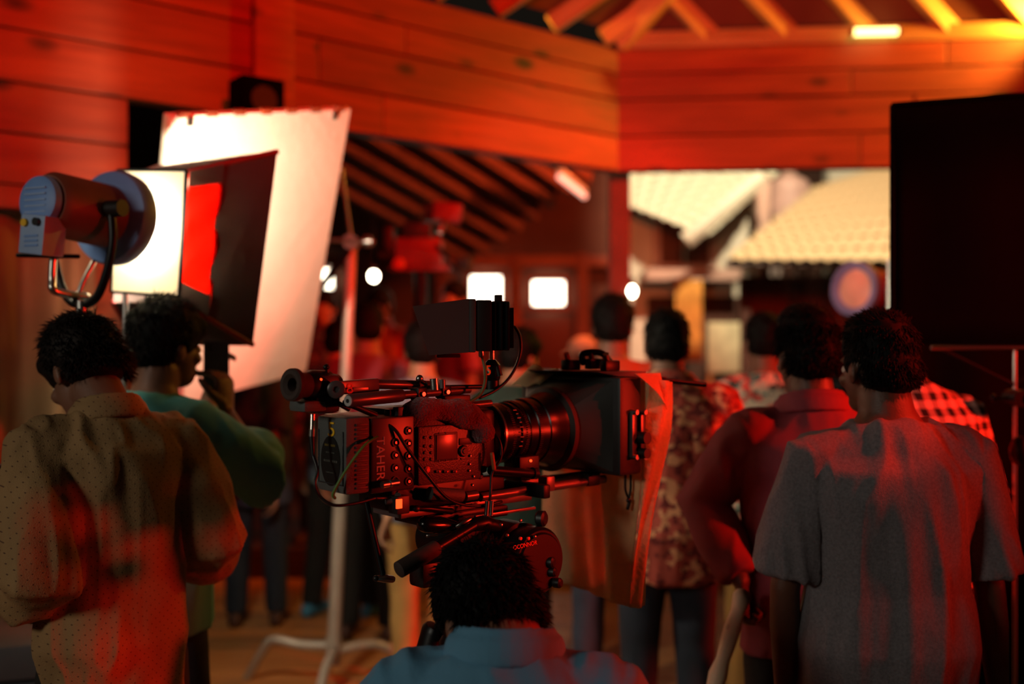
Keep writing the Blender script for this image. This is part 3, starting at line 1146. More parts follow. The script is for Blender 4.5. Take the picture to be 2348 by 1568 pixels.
# added spot down on the man in teal, then lamp spill over the left wall
spot('teal_shirt_fill', tuple(fr + np.array([-.25, -.1, .1])), (-0.98, 2.75, 1.38), 9, WARM, 50, 0.8, 0.08)
spot('film_lamp_spill', tuple(fr + np.array([-.02, .02, .16])), (-1.72, 4.32, 2.66), 26, (1.0, .62, .22), 34, 1.0, 0.06)

# white foam reflector
TL, TR, BR = P(380, 262, 3.27), P(799, 246, 3.80), P(690, 850, 4.35)
ex = norm(TR - TL); w_ = np.linalg.norm(TR - TL)
ez = TR - BR
ez = norm(ez - ex * np.dot(ez, ex)); h_ = 1.2
RM = np.column_stack([ex, np.cross(ez, ex), ez])
rc = TR - ex * w_ / 2 - ez * h_ / 2
rf = thing('reflector_board', 'big white foam reflector board, tilted and brightly lit, behind the black soft box', 'reflector', (rc[0], rc[1] + .25, 0))
orf = np.array([rc[0], rc[1] + .25, 0])
build('foam_sheet', Geo().box(rc - orf, (w_, .035, h_), RM), 'foam_white', rf, 0.006)
for k in range(7):
    q = rc - orf + RM @ np.array([-w_ / 2 + w_ * (k + .5) / 7, -.012, h_ / 2 + .002])
    build('edge_tape', Geo().box(q, (.045, .02, .02), RM), 'pine', rf, 0.004)
for s in (-1, 1):
    q = rc - orf + RM @ np.array([s * .3, -.02, h_ / 2 - .02])
    build('clip', Geo().box(q, (.025, .015, .03), RM), 'steel', rf, 0.003)
pq = rc - orf + RM @ np.array([-.27, .03, -.1])
tube('pole', rf, 'steel', [(pq[0], pq[1] + .06, .2), (pq[0], pq[1] + .06, 1.5), tuple(pq)], .014)
for k in range(3):
    t = 2.094 * k + .5
    tube('leg', rf, 'steel', [(pq[0], pq[1] + .06, .25), (pq[0] + .26 * math.cos(t), pq[1] + .06 + .26 * math.sin(t), .012)], .012)

# ------------------------------------------------------------------ steel light stand in the middle
b0 = P(765, 1490, 4.55); top = P(806, 556, 4.55)
cs = thing('light_stand', 'tall steel light stand with bent legs and a grip head, standing in the middle', 'stand', (b0[0], b0[1], 0))
ocs = np.array([b0[0], b0[1], 0])
h0 = b0 - ocs
tp = top - ocs
cyl('column', cs, 'chrome_stand', h0, h0 * .45 + tp * .55, .03)
cyl('riser', cs, 'chrome_stand', h0 * .47 + tp * .53, tp, .025)
lathe('collar', cs, 'black_metal', h0 * .46 + tp * .54 - np.array([0, 0, .03]), (0, 0, 1), [(0, .028), (.01, .034), (.05, .034), (.06, .026)])
tube('leg', cs, 'chrome_stand', [h0 + [0, 0, .02], P(690, 1478, 4.56) - ocs, P(628, 1466, 4.57) - ocs, P(604, 1490, 4.6) - ocs, P(566, 1556, 4.68) - ocs], .022)
tube('leg', cs, 'chrome_stand', [h0, h0 + [.01, -.14, .01], h0 + [.0, -.24, -.03], h0 + [-.01, -.42, -.19]], .022)
tube('leg', cs, 'chrome_stand', [h0 + [0, 0, -.01], h0 + [.14, .08, .0], h0 + [.24, .14, -.04], h0 + [.4, .22, -.19]], .022)
cyl('hub', cs, 'chrome_stand', h0 - [0, 0, .06], h0 + [0, 0, .06], .036)
cyl('grip_head', cs, 'steel', tp + [0, -.05, .0], tp + [0, .05, .0], .034)
cyl('grip_arm', cs, 'steel', P(735, 549, 4.5) - ocs, P(858, 555, 4.5) - ocs, .009)
cyl('grip_knob', cs, 'steel', P(836, 553, 4.47) - ocs, P(852, 553, 4.47) - ocs, .026)
cyl('brace_arm', cs, 'black_metal', P(800, 572, 4.52) - ocs, P(690, 720, 4.6) - ocs, .016)
cyl('flag_rod', cs, 'steel', tp, P(783, 385, 4.5) - ocs, .008)

# ------------------------------------------------------------------ right side: black flags on a stand
fl0 = thing('black_flag', 'large black cloth flag in a steel frame at the right edge', 'flag', (1.5, 3.02, 0))
of = np.array([1.5, 3.02, 0])
q = [P(2046, 241, 3.0), P(2420, 212, 2.96), P(2420, 790, 2.96), P(2046, 790, 3.0)]
q = [p - of for p in q]
build('cloth', Geo().sheet(lambda u, v: (q[0] * (1 - u) + q[1] * u) * (1 - v) + (q[3] * (1 - u) + q[2] * u) * v + np.array([0, .006 * math.sin(u * 9) * math.sin(3.1 * v), 0]),
                           12, 10, .012, (0, 1, 0)), 'flag_black', fl0, angle=180)
for a, b in ((q[0], q[1]), (q[0], q[3])):
    cyl('frame_bar', fl0, 'flag_black', a, b, .008)
cyl('frame_bar', fl0, 'steel', P(2135, 797, 3.0) - of, P(2420, 797, 2.96) - of, .0065)
cyl('brace', fl0, 'black_metal', P(2160, 800, 3.0) - of, P(2325, 882, 2.98) - of, .005)
cyl('brace', fl0, 'black_metal', P(2325, 882, 2.98) - of, P(2430, 820, 2.96) - of, .005)
cyl('pole', fl0, 'steel', P(2327, 798, 2.98) - of, (P(2327, 798, 2.98)[0] - 1.5, -.04, .2), .006)
gk = P(2330, 912, 2.95) - of
cyl('grip_head', fl0, 'black_metal', gk - [0, .04, 0], gk + [0, .04, 0], .025)
cyl('grip_knob', fl0, 'black_metal', gk + [.012, -.02, 0], gk + [.05, -.02, 0], .028)
cyl('handle', fl0, 'black_metal', P(2278, 912, 2.95) - of, gk, .004)
build('ball_grip', Geo().ell(P(2278, 912, 2.95) - of, .012), 'black_metal', fl0)
gk2 = P(2340, 1035, 2.9) - of
build('counter_weight', Geo().ell(gk2, (.03, .03, .045)), 'black_metal', fl0)
for k in range(3):
    t = 2.094 * k + .5
    e = np.array([(P(2327, 798, 2.98)[0] - 1.5), -.04, 0])
    tube('leg', fl0, 'steel', [e + [0, 0, .25], e + [.2 * math.cos(t), .2 * math.sin(t), .2], e + [.42 * math.cos(t), .42 * math.sin(t), .014]], .012)

fb = thing('black_drape', 'black drape hanging below the black flag at the right edge', 'drape', (1.95, 3.5, 0))
build('cloth', Geo().sheet(lambda u, v: (-.55 + 1.3 * u, .02 * math.sin(u * 26), 1.62 - 1.6 * v), 60, 6, .006, (0, 1, 0)), 'flag_black', fb, angle=180)
cyl('rail', fb, 'flag_black', (-.56, 0, 1.62), (.76, 0, 1.62), .012)
for s in (-.54, .74):
    cyl('pole', fb, 'flag_black', (s, .03, 0), (s, .03, 1.62), .014)

# second film lamp behind the crowd on the right
p = P(1985, 665, 5.0)
l2 = thing('film_lamp', 'blue rimmed film lamp with white lens rising behind the men, beside the black flag', 'lamp', (p[0], p[1], 0))
a2 = norm([-0.75, -0.5, 0.05])
c2 = np.array([0, 0, p[2]])
lathe('housing', l2, pbr('lamp_red', '#a03a30', 0.5), c2 - a2 * .16, a2, [(0, .09), (.03, .11), (.2, .115), (.22, .12)])
lathe('front_ring', l2, 'lamp_blue', c2 + a2 * .05, a2, [(0, .12), (.01, .135), (.05, .135), (.055, .11), (.03, .1)])
lathe('lens', l2, pbr('lens_cream', '#e8dcc4', 0.35), c2 + a2 * .075, a2, [(0, .11), (.012, .08), (.02, .03)])
s2 = np.array([-a2[1], a2[0], 0])
tube('yoke', l2, 'black_metal', [c2 + s2 * .13, c2 + s2 * .13 - [0, 0, .12], c2 - [0, 0, .17], c2 - s2 * .13 - [0, 0, .12], c2 - s2 * .13], .012)
cyl('pole', l2, 'steel', (0, 0, .2), c2 - [0, 0, .17], .014)
for k in range(3):
    t = 2.094 * k
    tube('leg', l2, 'steel', [(0, 0, .3), (.45 * math.cos(t), .45 * math.sin(t), .014)], .012)
p = P(2040, 650, 4.2)
st = thing('light_stand', 'thin steel pole beside the black flag, behind the blue rimmed lamp', 'stand', (p[0], p[1] , 0))
cyl('pole', st, 'steel', (0, 0, .2), (0, 0, p[2] + .1), .012)
for k in range(3):
    t = 2.094 * k + .8
    tube('leg', st, 'steel', [(0, 0, .3), (.35 * math.cos(t), .35 * math.sin(t), .014)], .011)

# far film camera above the crowd
p = P(965, 585, 5.7)
c2 = thing('film_camera', 'distant film camera lit red, raised above the crowd under the lean-to roof', 'camera', (p[0], p[1], 0))
o2 = np.array([p[0], p[1], 0])
D = 5.7


def Q(px, py, dd=0.0):
    return P(px, py, D + dd) - o2


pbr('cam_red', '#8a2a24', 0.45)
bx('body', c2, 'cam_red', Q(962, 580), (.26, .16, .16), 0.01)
bx('magazine', c2, 'body_grey', Q(958, 530), (.16, .1, .09), 0.01)
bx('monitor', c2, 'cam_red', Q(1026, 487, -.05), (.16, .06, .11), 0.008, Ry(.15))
bx('monitor', c2, 'body_grey', Q(992, 488, .05), (.1, .05, .1), 0.008)
cyl('monitor_arm', c2, 'steel', Q(1008, 535), Q(1016, 505), .018)
lathe('lens', c2, 'black_metal', Q(925, 590), (-1, -.4, 0), [(0, .05), (.06, .055), (.1, .06), (.16, .06), (.162, .045)])
lathe('follow_wheel', c2, 'red_mark', Q(917, 606, -.1), (-.3, -1, 0), [(0, .03), (.02, .035), (.03, .03)])
bx('matte_box', c2, 'black', Q(893, 562), (.06, .16, .2), 0.008)
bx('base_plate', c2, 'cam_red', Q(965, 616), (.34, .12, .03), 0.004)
lathe('eyepiece', c2, 'rubber', Q(1045, 605), (1, -.3, 0), [(0, .025), (.05, .03), (.06, .045), (.09, .05)])
cyl('handle', c2, 'black_metal', Q(1000, 560, -.1), Q(1060, 640, -.12), .012)
cyl('column', c2, 'black_metal', (0, 0, .3), Q(965, 620), .04)
for k in range(3):
    t = 2.094 * k + .3
    tube('leg', c2, 'black_metal', [(0, 0, .9), (.3 * math.cos(t), .3 * math.sin(t), .02)], .02)

# bamboo stick and green strip
p0, p1 = P(1702, 1366, 2.52), P(1640, 1568, 2.48)
d = (p1 - p0) / (p0[2] - p1[2])
end = p0 + d * p0[2]
sk = thing('wooden_stick', 'pale knobbly wooden stick held down beside the man in the red shirt', 'stick', (end[0], end[1], 0))
n = 26
pts = [end * (1 - t) + p0 * t - np.array([end[0], end[1], 0]) for t in np.linspace(0.0, 1, n)]
rad = [.020 + .0025 * math.sin(i * 2.3) + .002 * (i % 5 == 0) for i in range(n)]
pts[0][2] = .012
build('shaft', Geo().loft(pts, rad, seg=10), 'stick_wood', sk, angle=180)
for i in range(3, n - 1, 4):
    build('knot', Geo().ell(pts[i] + np.array([-.012, -.008, 0]), (.009, .009, .012), seg=10, rings=8), 'stick_wood', sk)
a, b = P(1612, 1270, 4.0), P(1582, 1350, 4.0)
gs = thing('plastic_chair', 'green plastic chair glimpsed behind the red shirted elbow', 'chair', (0.95, 5.0, 0), 0.5)
bx('seat', gs, 'green_plastic', (0, 0, .43), (.4, .4, .03), 0.01)
for sx_ in (-1, 1):
    cyl('leg', gs, 'green_plastic', (sx_ * .21, -.2, 0), (sx_ * .17, -.17, .43), .02, .024)
    cyl('leg', gs, 'green_plastic', (sx_ * .21, .22, 0), (sx_ * .17, .17, .43), .02, .024)
    cyl('back_post', gs, 'green_plastic', (sx_ * .17, .17, .43), (sx_ * .18, .26, .78), .02)
for k_ in range(3):
    bx('back_slat', gs, 'green_plastic', (-.09 + .09 * k_, .215, .61), (.035, .015, .32), .004, Rx(-.25))
bx('top_rail', gs, 'green_plastic', (0, .265, .79), (.4, .025, .05), .008)
# ------------------------------------------------------------------ the cinema camera in focus
TH = math.radians(42)
OC = np.array([-0.27, 1.90])
CU = np.array([math.cos(TH), math.sin(TH)])
CV = np.array([-math.sin(TH), math.cos(TH)])
rig = thing('cinema_camera', 'black cinema camera with long lens, viewfinder, battery and hooded monitor, lit red, in the centre', 'camera', (OC[0], OC[1], 0), TH)


def S(px, py, y=0.0):
    k = (px - 1174.0) / FPX
    a = (k * (OC[1] + y * CV[1]) - OC[0] - y * CV[0]) / (CU[0] - k * CU[1])
    Y = OC[1] + a * CU[1] + y * CV[1]
    return np.array([a, y, EYE - (py - 784.0) / FPX * Y])


def W(px, py, d):
    """world point turned into the rig's own frame"""
    w = P(px, py, d)
    q = w[:2] - OC
    return np.array([q @ CU, q @ CV, w[2]])


def rbox(name, mat, px0, py0, px1, py1, y0, y1, bevel=0.004, parent=None):
    a = S(px0, py0, y0); b = S(px1, py1, y0)
    zc = (a[2] + b[2]) / 2
    return bx(name, parent or rig, mat, ((a[0] + b[0]) / 2, (y0 + y1) / 2, zc), (abs(b[0] - a[0]), y1 - y0, abs(a[2] - b[2])), bevel)


YW = 0.18
RSIDE = Rx(math.pi / 2)                                   # text on the side that faces us
RREAR = np.column_stack([(0, -1, 0), (0, 0, 1), (-1, 0, 0)])
# battery at the rear
zt_, zb_ = 1.438, 1.292
zc = (zt_ + zb_) / 2
BA, BY = -.055, .0525                                     # rear face and middle of the battery
bat = bx('battery', rig, 'battery_grey', (BA + .0275, BY, zc), (.055, .105, zt_ - zb_), .009)
g = Geo()
n = 28
ov = [(BA - .0015, BY + .034 * math.cos(2 * math.pi * i / n), zc - .012 + .048 * math.sin(2 * math.pi * i / n)) for i in range(n)]
g.prism(ov, (.002, 0, 0))
build('label', g, 'label_dark', bat)
text('number_mark', bat, 'yellow_mark', '5', (BA - .0012, BY - .004, zt_ - .026), RREAR @ np.diag([1.45, 1, 1]), .040)
pbr('dim_yellow', '#6a5a20', 0.6); pbr('dim_grey', '#4a4a44', 0.6)
for r_, (zz_, hw_, m_) in enumerate([(.018, .018, 'dim_yellow'), (.004, .014, 'dim_grey'), (-.012, .022, 'dim_grey'), (-.034, .014, 'dim_grey')]):
    x_ = -hw_
    while x_ < hw_:
        w_l = random.uniform(.003, .006)
        bx('print_dash', bat, m_, (BA - .002, BY - x_ - w_l / 2, zc + zz_), (.0012, w_l, .004 if r_ in (0, 2) else .0022), 0)
        x_ += w_l + .0015
fr_ = [(.155, .018), (.155, -.055), (.025, -.055), (.025, .018)]
tube('rim', bat, 'body_grey', [(BA - .0008, .096, zc + .045), (BA - .0008, .096, zc - .055), (BA - .0008, .009, zc - .055), (BA - .0008, .009, zc + .045)], .0018, 1, smooth=False)
for k in range(15):
    z = zb_ + .012 + k * .0085
    bx('cooling_rib', bat, pbr('rib_metal', '#3a2a2a', .5) if k == 0 else 'rib_metal', (BA + .034, -.0005, z), (.026, .006, .0045), .0008)
# body block
b0 = .068; b1 = .305
body = bx('body', rig, 'body_grey', (.2025, .095, 1.365), (.205, .165, .125), .006)
bx('connector_plate', rig, 'label_dark', (.052, .085, 1.362), (.102, .172, .145), .004)
text('name_mark', rig, 'white_mark', 'TAHER', (.021, -.0015, 1.356), RSIDE @ Rz(-math.pi / 2), .027)
for r_, px in ((0, 905), (1, 935)):
    for k in range(5):
        if r_ == 0 and k < 1:
            continue
        py = 985 + k * 29 + (2 if r_ else 0)
        q = S(px, py, 0.0)
        lathe('connector', rig, 'black_metal', (q[0], .002, q[2]), (0, -1, 0), [(0, .0085), (.006, .0085), (.006, .006), (.003, .005)], 16)
        lathe('pin', rig, 'steel', (q[0], 0.0, q[2]), (0, -1, 0), [(0, .003), (.006, .003)], 10)
# side control panel
pa_, pb_ = S(950, 974, .004), S(1112, 1110, .004)
panel = bx('control_panel', rig, pbr('panel_grey', '#4a4645', .38, .35, .06, 20, .1, 300), ((pa_[0] + pb_[0]) / 2 + .0, .010, (pa_[2] + pb_[2]) / 2 + .004), (pb_[0] - pa_[0] - .02, .012, .118), .004)
sa, sb_ = S(1002, 998, 0), S(1048, 1050, 0)
bx('screen', panel, pbr('screen_dark', '#6a5552', .25), ((sa[0] + sb_[0]) / 2, .003, (sa[2] + sb_[2]) / 2), (sb_[0] - sa[0], .004, sa[2] - sb_[2]), .001)
bx('screen_bezel', panel, 'black', ((sa[0] + sb_[0]) / 2, .0045, (sa[2] + sb_[2]) / 2), (sb_[0] - sa[0] + .008, .003, sa[2] - sb_[2] + .008), .001)
for px in (976, 991):
    for py in (1003, 1023, 1038, 1053):
        q = S(px, py, 0)
        lathe('button', panel, 'grey_plastic', (q[0], .005, q[2]), (0, -1, 0), [(0, .0034), (.003, .0034), (.0042, .002)], 12)
for px, py in ((1009, 994), (1024, 993), (1009, 1057), (1025, 1055), (1040, 1053), (1060, 1052)):
    q = S(px, py, 0)
    lathe('button', panel, 'grey_plastic', (q[0], .005, q[2]), (0, -1, 0), [(0, .002), (.0025, .002), (.003, .001)], 10)
q = S(981, 1077, 0)
lathe('record_button', panel, 'red_mark', (q[0], .005, q[2]), (0, -1, 0), [(0, .0068), (.004, .0068), (.007, .004)], 18)
for px in (1005, 1023, 1043):
    q = S(px, 1081, 0)
    bx('switch', panel, 'black', (q[0], .002, q[2]), (.011, .005, .006), .001)
    bx('switch_cap', panel, 'red_mark', (q[0] + .002, -.001, q[2]), (.004, .004, .004), .0008)
q = S(1064, 1034, 0)
lathe('jog_wheel', panel, 'black', (q[0], .006, q[2]), (0, -1, 0), [(0, .012), (.005, .012), (.008, .010), (.008, .006), (.010, .005)], 26)
for px, py in ((1080, 1045), (1079, 1064), (1078, 1079), (1088, 1092), (1085, 1112)):
    q = S(px, py, 0)
    lathe('screw', panel, 'steel', (q[0], .005, q[2]), (0, -1, 0), [(0, .003), (.004, .003), (.005, .0015)], 10)
bx('side_recess', panel, 'black', (S(1070, 1015, 0)[0], .004, S(1070, 1012, 0)[2]), (.034, .004, .014), .001)
# front lens mount block
bx('lens_mount', rig, 'black_metal', (.318, .09, 1.372), (.04, .13, .125), .01)
for px, py in ((1098, 1000), (1095, 1072), (1100, 1090)):
    q = S(px, py, .02)
    lathe('knob', rig, 'black_metal', (q[0], .03, q[2]), (0, -1, 0), [(0, .008), (.012, .008), (.014, .006)], 16)
# lens
LZ = 1.376
LS = .80
lens = lathe('lens', rig, 'lens_black', (.335, .09, LZ), (1, 0, 0), [(t * LS, r) for t, r in [(0, .045), (.012, .047), (.014, .056), (.034, .06), (.036, .066), (.07, .067), (.072, .064), (.10, .064),
             (.102, .068), (.13, .068), (.132, .071), (.16, .071), (.162, .074), (.20, .075), (.202, .078), (.235, .08), (.25, .086), (.29, .09), (.292, .06)]], 64)
lathe('chrome_ring', lens, 'lens_ring', (.365, .09, LZ), (1, 0, 0), [(0, .0665), (.001, .0682), (.006, .0685), (.007, .0665)], 64)
for k, (a0, r0, nt) in enumerate([(.395, .066, 84), (.433, .0695, 90), (.470, .0735, 96)]):
    g = Geo()
    for i in range(nt):
        t = 2 * math.pi * i / nt
        c, s = math.cos(t), math.sin(t)
        g.box((a0, .09 + r0 * c, LZ + r0 * s), (.010, .003, .0022), np.array([[1, 0, 0], [0, c, -s], [0, s, c]]))
    tag(build('focus_gear', g, 'lens_black', lens, smooth=False), kind='stuff')
for k in range(9):
    t = math.radians(180 + 40 + k * 9)
    bx('scale_mark', lens, 'white_mark', (.413, .09 + .0688 * math.sin(t), LZ + .0688 * -math.cos(t)), (.006 if k % 2 else .010, .0008, .0022), 0)
# matte box
near, far = -.077, .257
m0, m1 = .625, .70
zt2, zb2 = 1.500, 1.274
mb = bx('matte_box', rig, 'black', ((m0 + m1) / 2, (near + far) / 2, (zt2 + zb2) / 2), (m1 - m0, far - near, zt2 - zb2), .01)
g = Geo()
nn = 40
v0, v1 = [], []
for i in range(nn):
    t = 2 * math.pi * i / nn
    c, s = math.cos(t), math.sin(t)
    k = 1 / max(abs(c) / .15, abs(s) / .108)
    v0.append((.560, .09 + .094 * c, LZ + .094 * s))
    v1.append((.626, .09 + k * c * .97, (zt2 + zb2) / 2 + k * s * .97))
g.add(v0 + v1, [(i, (i + 1) % nn, nn + (i + 1) % nn, nn + i) for i in range(nn)] + [tuple(range(nn)), tuple(range(2 * nn - 1, nn - 1, -1))])
build('matte_funnel', g, pbr('matte_grey', '#3a3a38', .5, 0, .1), rig)
lathe('donut', rig, 'rubber', (.545, .09, LZ), (1, 0, 0), [(0, .088), (.006, .098), (.016, .100), (.022, .094)], 48)
# filter frames seen on the near side
fa, fb_ = S(1428, 940, near), S(1475, 1052, near)
for px in (1440, 1460):
    q0, q1 = S(px, 945, near), S(px, 1048, near)
    bx('filter_tray', rig, pbr('tray_metal', '#57504f', .3, .5) if px == 1440 else 'tray_metal', (q0[0] + .012, near - .004, (q0[2] + q1[2]) / 2), (.016, .012, q0[2] - q1[2]), .002)
    cyl('tray_knob', rig, 'steel', (q0[0] + .012, near - .018, q0[2]), (q0[0] + .012, near, q0[2]), .006)
    cyl('tray_knob', rig, 'steel', (q0[0] + .012, near - .018, q1[2]), (q0[0] + .012, near, q1[2]), .006)
cyl('pivot_knob', rig, 'black', (.685, near - .03, 1.36), (.685, near, 1.36), .014)
cyl('pivot_knob', rig, 'black', (.685, near - .03, 1.325), (.685, near, 1.325), .012)
# top flap, clamps and arm
build('top_flap', Geo().hexa([(m0 + .02, near + .03, zt2), (m1, near + .0, zt2 - .005), (m1, far, zt2 - .005), (m0 + .02, far - .03, zt2)],
                             [(m0 - .03, near + .05, zt2 + .012), (m1 + .02, near + .0, zt2 + .012), (m1 + .02, far, zt2 + .012), (m0 - .03, far - .05, zt2 + .012)]), 'matte_grey', rig, .003)
for y, dz in ((.13, 0), (.05, .004), (.0, 0)):
    bx('clamp', rig, 'black_metal', (m0 + .05, y, zt2 + .024 + dz), (.05, .022, .026), .005)
    cyl('clamp_screw', rig, 'red_mark' if y == .13 else 'steel', (m0 + .04, y, zt2 + .036 + dz), (m0 + .03, y - .005, zt2 + .052 + dz), .007)
tube('clamp_loop', rig, 'black_metal', [(m0 + .03, .07, zt2 + .03), (m0 + .02, .06, zt2 + .052), (m0 + .05, .03, zt2 + .054), (m0 + .07, .015, zt2 + .03)], .008)
ta, tb = W(1440, 862, 2.36), W(1618, 882, 2.42)
cyl('flag_arm', rig, 'black_metal', ta, tb, .006)
bx('flag_arm_clamp', rig, 'black', W(1490, 866, 2.375), (.08, .02, .014), .003, axes(tb - ta, (0, 0, 1)))
# cables
cyl('tie_cord', rig, 'cable_black', W(1428, 1052, 2.34), W(1340, 1105, 2.38), .0025, seg=8)
tube('cord_loop', rig, 'cable_black', [W(1434, 1090, 2.34), W(1434, 1122, 2.34), W(1441, 1142, 2.34)], .0028)
tube('cord_loop', rig, 'cable_black', [W(1446, 1090, 2.34), W(1446, 1120, 2.34), W(1442, 1142, 2.34)], .0028)
build('cord_knot', Geo().ell(W(1442, 1147, 2.34), (.007, .006, .006)), 'cable_black', rig)
tube('cord_tail', rig, 'cable_black', [W(1444, 1148, 2.34), W(1439, 1166, 2.34)], .0042)

# viewfinder
vf = lathe('viewfinder', rig, 'black', W(700, 884, 1.875), norm(W(760, 886, 1.925) - W(700, 884, 1.875)), [(0, .024), (.012, .03), (.05, .031), (.06, .026), (.075, .024)], 36)
va = norm(W(760, 886, 1.925) - W(690, 884, 1.865))
lathe('eyecup', rig, 'rubber', W(664, 882, 1.84), va, [(.024, .010), (.006, .013), (.0, .02), (.0, .027), (.003, .0305), (.012, .031), (.022, .024), (.04, .023)], 36)
bx('viewfinder_body', rig, 'black', W(735, 902, 1.905), (.055, .06, .075), .012)
bx('viewfinder_base', rig, 'battery_grey', W(706, 930, 1.885), (.05, .06, .022), .008)
cyl('plug', rig, 'steel', W(717, 950, 1.88), W(716, 985, 1.875), .0052)
cyl('plug', rig, 'steel', W(716, 984, 1.875), W(715, 1000, 1.875), .0062)
cyl('plug_boot', rig, 'cable_black', W(715, 1000, 1.875), W(718, 1050, 1.87), .006, .003)
tube('cable', rig, 'cable_black', [W(718, 1045, 1.87), W(728, 1080, 1.86), W(722, 1110, 1.85), W(735, 1140, 1.85), W(765, 1158, 1.85), W(810, 1155, 1.87), W(860, 1142, 1.9)], .0032)
bx('lever', rig, 'black_metal', W(750, 852, 1.9), (.005, .006, .03), .001)
build('lever_tip', Geo().ell(W(748, 842, 1.9), .006), 'black_metal', rig)
build('tally_light', Geo().ell(W(736, 870, 1.87), .0025), 'glow_red', rig)
# viewfinder bracket
q = W(771, 893, 1.88)
lathe('rosette', rig, pbr('bracket_metal', '#6a6464', .35, .5), q, norm(W(771, 893, 1.8) - W(771, 893, 1.9)), [(0, .017), (.012, .017), (.014, .014), (.014, .006), (.011, .005)], 28)
br = bx('bracket', rig, 'bracket_metal', (W(770, 890, 1.9) + W(862, 882, 1.99)) / 2, (.115, .016, .026), .003, axes(W(862, 882, 1.99) - W(770, 890, 1.9), (0, 0, 1)))
text('number_mark', br, 'red_mark', '8', W(793, 891, 1.895) + np.array([0, -.013, 0]), RSIDE @ np.diag([1.2, 1, 1]), .028, .001)
bx('bracket_slot', br, 'chrome_stand', W(820, 891, 1.925) + np.array([0, -.010, 0]), (.035, .004, .006), .001)
tube('top_rail', rig, 'bracket_metal', [W(850, 880, 1.985), W(1000, 884, 2.12)], .010, 1, smooth=False)
# grip rod with pale end
ga, gb = W(798, 919, 1.87), W(912, 907, 1.985)
gax = norm(gb - ga)
lathe('grip_rod', rig, 'bracket_metal', ga, gax, [(0, .0105), (.003, .0125), (np.linalg.norm(gb - ga), .0135), (np.linalg.norm(gb - ga) + .01, .0125), (np.linalg.norm(gb - ga) + .013, .008)], 24)
lathe('rod_end', rig, 'white_mark', ga - gax * .001, gax, [(0, .010), (.002, .011)], 24)
lathe('rod_hole', rig, 'black', ga - gax * .0018, gax, [(0, .004), (.002, .004)], 16)
ra_, rb_ = gb, W(1075, 893, 2.15)
cyl('rod', rig, 'bracket_metal', ra_, rb_, .0085)
for t in (.28, .62):
    c = ra_ * (1 - t) + rb_ * t
    bx('rod_clamp', rig, 'black_metal', c, (.026, .024, .026), .003, axes(rb_ - ra_, (0, 0, 1)))
    cyl('clamp_screw', rig, 'steel', c - [0, .018, 0], c, .0045)
cyl('arm_black', rig, 'black', W(790, 922, 1.9), W(862, 952, 1.97), .006)
cyl('arm_black', rig, 'black', W(776, 925, 1.9), W(800, 938, 1.92), .005)
build('ball_knob', Geo().ell(W(962, 868, 2.05), .008), 'steel', rig)
cyl('ball_stem', rig, 'black_metal', W(962, 870, 2.05), W(978, 882, 2.06), .004)
cyl('thumb_knob', rig, 'steel', W(995, 868, 2.06), W(997, 894, 2.06), .009)
cyl('thumb_knob', rig, 'bracket_metal', W(1014, 870, 2.06), W(1015, 890, 2.06), .0065)
cyl('monitor_arm', rig, 'black', W(1000, 888, 2.08), W(1132, 886, 2.18), .0048)
cyl('rod', rig, 'bracket_metal', W(1070, 930, 2.12), W(1124, 924, 2.17), .008)
bx('top_block', rig, 'black', W(1040, 915, 2.1), (.07, .03, .018), .004)
# top handle wrapped in fleece
hp = [W(938, 955, 2.0), W(965, 943, 2.0), W(1000, 938, 2.02), W(1040, 944, 2.05), W(1075, 955, 2.07), W(1100, 972, 2.085), W(1106, 992, 2.09)]
hp = smooth_path(hp, 5)
hm = remesh(Geo().loft(hp, [.026 + .004 * math.sin(i * .45) for i in range(len(hp))], seg=20), .004, 4)
displace(hm, lambda p: .0012 * vnoise(p * 320) + .003 * vnoise(p * 45))
link('fleece_grip', hm, 'pad_fleece', rig, angle=180)
tube('handle_loop', rig, 'black_metal', [W(925, 975, 1.98), W(922, 945, 1.98), W(940, 932, 1.99), W(962, 942, 1.99)], .006)
for px, py in ((895, 950), (915, 945), (920, 965), (890, 968)):
    bx('top_fitting', rig, 'black_metal' if px != 915 else 'grey_plastic', W(px, py, 1.98), (.018, .02, .022), .003)
bx('top_plate', rig, 'black_metal', (.19, .09, 1.437), (.22, .12, .018), .004)
# monitor with hood
M0 = W(1118, 748, 2.17)
MR = Rz(-TH * 0.9)


def mp(x, y, z):
    return M0 + MR @ np.array([x, y, z])


bx('monitor', rig, 'black', mp(-.012, 0, 0), (.034, .165, .108), .004, MR)
bx('monitor_frame', rig, pbr('frame_grey', '#3a3c3a', .6), mp(-.036, 0, 0), (.015, .172, .112), .003, MR)
bx('monitor_back', rig, 'black_metal', mp(.024, .0, 0), (.04, .14, .105), .005, MR)
for k in range(5):
    bx('heat_fin', rig, 'black_metal', mp(.046, -.056 + .028 * k, -.004), (.014, .006, .086), .001, MR)
for k in range(3):
    bx('heat_fin', rig, 'black_metal', mp(.012 + .013 * k, -.072, 0), (.005, .006, .10), .001, MR)
bx('monitor_latch', rig, 'black', mp(.020, -.05, .058), (.016, .02, .016), .002, MR)
hz0, hz1 = -.056, .056
pbr('hood_fabric', '#383836', .85, 0, .1)
hv0 = [(-.043, -.086, hz0), (-.043, .086, hz0), (-.043, .086, hz1), (-.043, -.086, hz1)]
hv1 = [(-.126, -.090, hz0 - .006), (-.126, .090, hz0 - .006), (-.160, .094, hz1 - .016), (-.160, -.094, hz1 - .016)]
